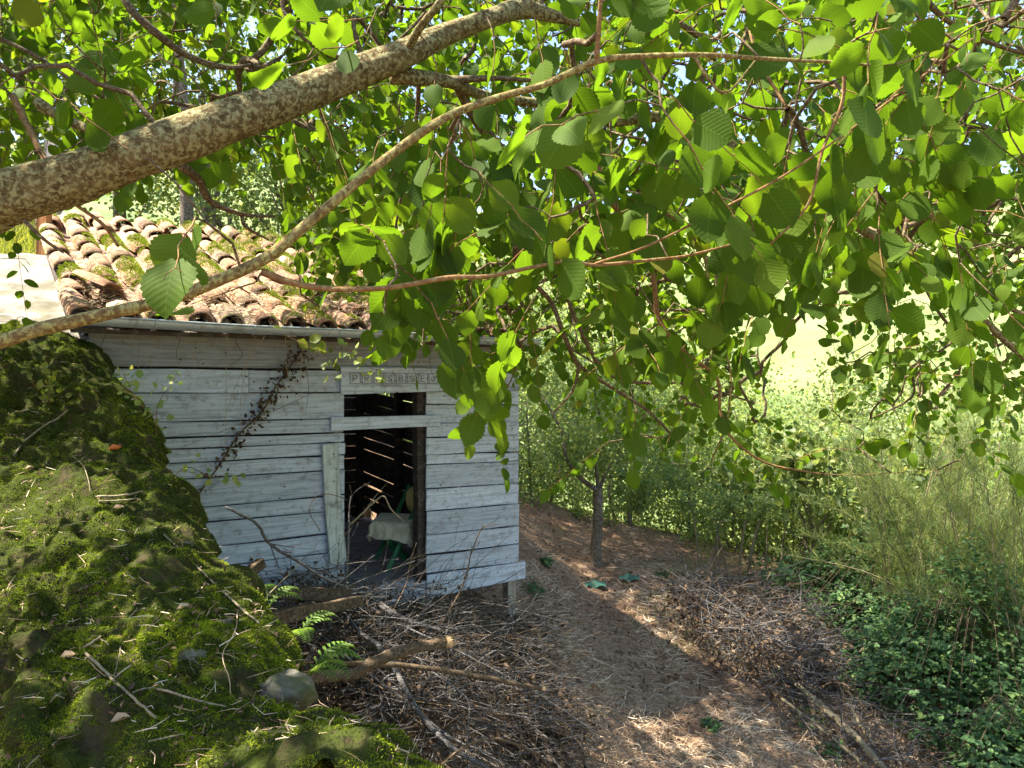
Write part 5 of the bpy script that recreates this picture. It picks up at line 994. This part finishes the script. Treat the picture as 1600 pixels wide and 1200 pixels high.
# ferns
def fern(label, p, nf, L0, az=None):
    t = thing('fern', label, 'fern', tuple(p))
    for k in range(nf):
        a = (az if az is not None else 0)+R.uniform(-1.3, 1.3) if az is not None else R.uniform(0, 6.28); L_ = L0*R.uniform(.7, 1.1); h = np.array((math.cos(a), math.sin(a), 0)); q = crv([(0, 0, 0), h*L_*.4+(0, 0, L_*.38), h*L_*.8+(0, 0, L_*.42), h*L_*1.05+(0, 0, L_*.25)], 6); mb = MB(); tube(mb, q, np.linspace(.0025, .001, len(q)), 4, .3)
        n = 2*13; s = np.repeat(np.linspace(.12, 1, 13), 2); idx = np.clip(s*(len(q)-1), 0, len(q)-1.01); i = idx.astype(int); f_ = (idx-i)[:, None]; pp_ = q[i]*(1-f_)+q[i+1]*f_; tgv = unit(q[i+1]-q[i]); sd_ = unit(np.cross(tgv, (0, 0, 1.)))*np.tile([1, -1], 13)[:, None]
        scatter(mb, (T_LO[0]*np.array((.28, 1, 1)), T_LO[1], T_LO[2]), pp_, sd_+tgv*.35, np.cross(sd_, tgv)*np.tile([1, -1], 13)[:, None]+(0, 0, .01), np.sin(np.clip(s*1.1, 0, 1)*np.pi*.93+.2)*L_*.2+.012, R.uniform(.3, 1)); mb.build('frond', M['fern_green'], t)
fern('bright fern rooted beside the big pale stone of the wall', P(478, 1062, 2.35), 5, .17, -.3); fern('small fern at the timber ends beside the mossy wall', P(418, 950, 3.0), 3, .14, 1.2); fern('fern with long frond above the brush beside the mossy wall', P(462, 998, 2.8), 4, .17, .2)
# little plants on the moss, trailing sprigs in front of the planks
def sprig(label, l, n, leaf, m='yellow_leaf', name='seedling', cat='seedling'):
    q = crv([P(*p) for p in l], 6); c = q[0].copy(); t = thing(name, label, cat, tuple(c)); mb = MB(); tube(mb, q-c, np.linspace(.003, .001, len(q)), 5); mb.build('stem', M['red_bark'], t); i = R.randint(0, len(q), n); mb = MB(); scatter(mb, T_LO, q[i]-c+R.normal(size=(n, 3))*leaf*.6, R.normal(size=(n, 3)), np.array((0, -.6, .6))+R.normal(size=(n, 3))*.4, R.uniform(.6, 1.2, n)*leaf, R.uniform(.2, 1, n)); tag(mb.build('foliage', M[m], t), kind='stuff')
wp = Wp(80, 640); sprig('yellow green seedling growing on the upper moss', [(78, 632, wp[1]), (76, 600, wp[1]-.1), (70, 580, wp[1]-.15)], 26, .04); sprig('low leafy shoot beside the seedling on the moss', [(60, 610, wp[1]), (45, 590, wp[1]-.1), (38, 578, wp[1]-.1)], 14, .035)
sprig('bramble sprig climbing at the moss edge before the upper planks', [(245, 700, 4.2), (244, 650, 4.25), (250, 625, 4.3), (268, 600, 4.3), (275, 585, 4.3)], 22, .05, 'shrub', 'sprig', 'plant'); sprig('green sprig leaning left at the moss edge', [(240, 650, 4.2), (215, 625, 4.2), (200, 600, 4.3), (190, 575, 4.3)], 22, .05, 'shrub', 'sprig', 'plant')
sprig('trailing green sprig in front of the planks above the moss corner', [(270, 745, 4.1), (295, 730, 4.2), (330, 745, 4.3), (360, 740, 4.4), (372, 755, 4.4)], 26, .045, 'shrub', 'sprig', 'plant'); sprig('green shoot hanging from the gutter at the middle', [(440, 522, 4.85), (470, 535, 4.8), (490, 545, 4.8), (515, 560, 4.8), (525, 575, 4.8)], 16, .08, 'yellow_leaf', 'creeper', 'creeper'); sprig('leafy creeper end hanging over the sign board', [(545, 545, 5.2), (560, 560, 5.2), (580, 575, 5.2), (600, 590, 5.25), (585, 600, 5.25)], 22, .06, 'shrub', 'creeper', 'creeper')
# dead ivy up the planks and dry stems hanging from the gutter
def wall_pt(u, z, off=.03): return np.array((SH0[0]+u*dS[0]-off*nS[0], SH0[1]+u*dS[1]-off*nS[1], z))
iv = thing('ivy_vine', 'withered ivy vine climbing diagonally up the planks left of the door', 'vine', tuple(wall_pt(-2.95, -1.2)))
li = np.array(iv.location); q = crv([wall_pt(-2.95, -1.2), wall_pt(-2.9, -.85), wall_pt(-2.74, -.6), wall_pt(-2.6, -.38), wall_pt(-2.42, -.2), wall_pt(-2.32, -.02), wall_pt(-2.2, .15), wall_pt(-2.05, .38)], 8)
mb = MB(); tube(mb, q-li, .006, 6, .5, .2); mb.build('stem', M['cut_bark'], iv); n = 330; w = np.clip(R.beta(2.2, 1.2, n), 0, .999)*(len(q)-1); i = w.astype(int); mb = MB()
scatter(mb, T_DRY, q[i]-li+R.normal(size=(n, 3))*np.array((.035, .03, .035))*(.5+w/len(q))[:, None]-.02*np.append(nS, 0), R.normal(size=(n, 3)), R.normal(size=(n, 3)), R.uniform(.02, .045, n), R.uniform(0, .55, n)); tag(mb.build('dry_leaves', M['dry_leaf'], iv), kind='stuff')
for k, (u, u2, z1) in enumerate([(-3.45, -3.55, .05), (-3.3, -3.28, -.02), (-3.2, -3.22, .02), (-3.05, -3.0, .1), (-2.9, -2.9, .08), (-2.72, -2.7, -.55), (-2.6, -2.72, .1), (-2.4, -2.7, -.25), (-2.3, -2.12, -.22), (-2.25, -2.1, -.25), (-2.15, -2.1, -.3), (-1.95, -2.2, .0), (-2.0, -3.0, -.45), (-1.75, -1.95, -.05), (-1.4, -1.2, .1), (-1.1, -.95, .05), (-2.5, -2.55, -.5)]):
    z0 = .43 if k != 12 else -.05; o_ = .2 if z0 > .3 else .05; q = crv([np.append(wall_pt(u, z0, o_), .0014), np.append(wall_pt((u*2+u2)/3+R.normal()*.03, z0*.66+z1*.34, o_*.6), .002), np.append(wall_pt((u+u2*2)/3+R.normal()*.04, z0*.33+z1*.67, .07), .0018), np.append(wall_pt(u2, z1, .05), .001)], 6); c = q[0, :3].copy(); mb = MB(); tube(mb, q[:, :3]-c, q[:, 3], 5)
    o = mb.build('dry_creeper', M['straw' if k % 3 else 'cut_bark']); o.location = c; tag(o, ['first', 'second', 'third', 'fourth', 'fifth', 'shortest middle', 'sixth', 'seventh', 'eighth', 'ninth', 'tenth', 'slanting', 'long diagonal', 'eleventh', 'twelfth', 'thirteenth', 'low middle'][k]+' dry creeper stem from the left hanging below the gutter', 'creeper', 'dry creeper stems hanging from the gutter')
# the small thin green cuttings lying by the tree
for k, (px, py) in enumerate([(930, 915), (983, 905)]):
    p = G(px, py, .02); mb = MB(); n_ = 7; vv = [(i*.045-.13, j*.05-.05, .02*math.sin(i*1.7+j)+.012*j) for i in range(n_) for j in range(4)]; mb.add(vv, [(i*4+j, (i+1)*4+j, (i+1)*4+j+1, i*4+j+1) for i in range(n_-1) for j in range(3)]); o = mb.build('netting_scrap', M['teal_scrap']); o.location = p; tag(o, ['crumpled teal green scrap at the foot of the small tree', 'flat teal green scrap on the slope right of the small tree'][k], 'scrap')
for o in list(S.objects):
    if o.type == 'MESH' and o.parent is not None and o.name.split('.')[0] in ('stems', 'shoots', 'limbs') : o['kind'] = 'stuff'
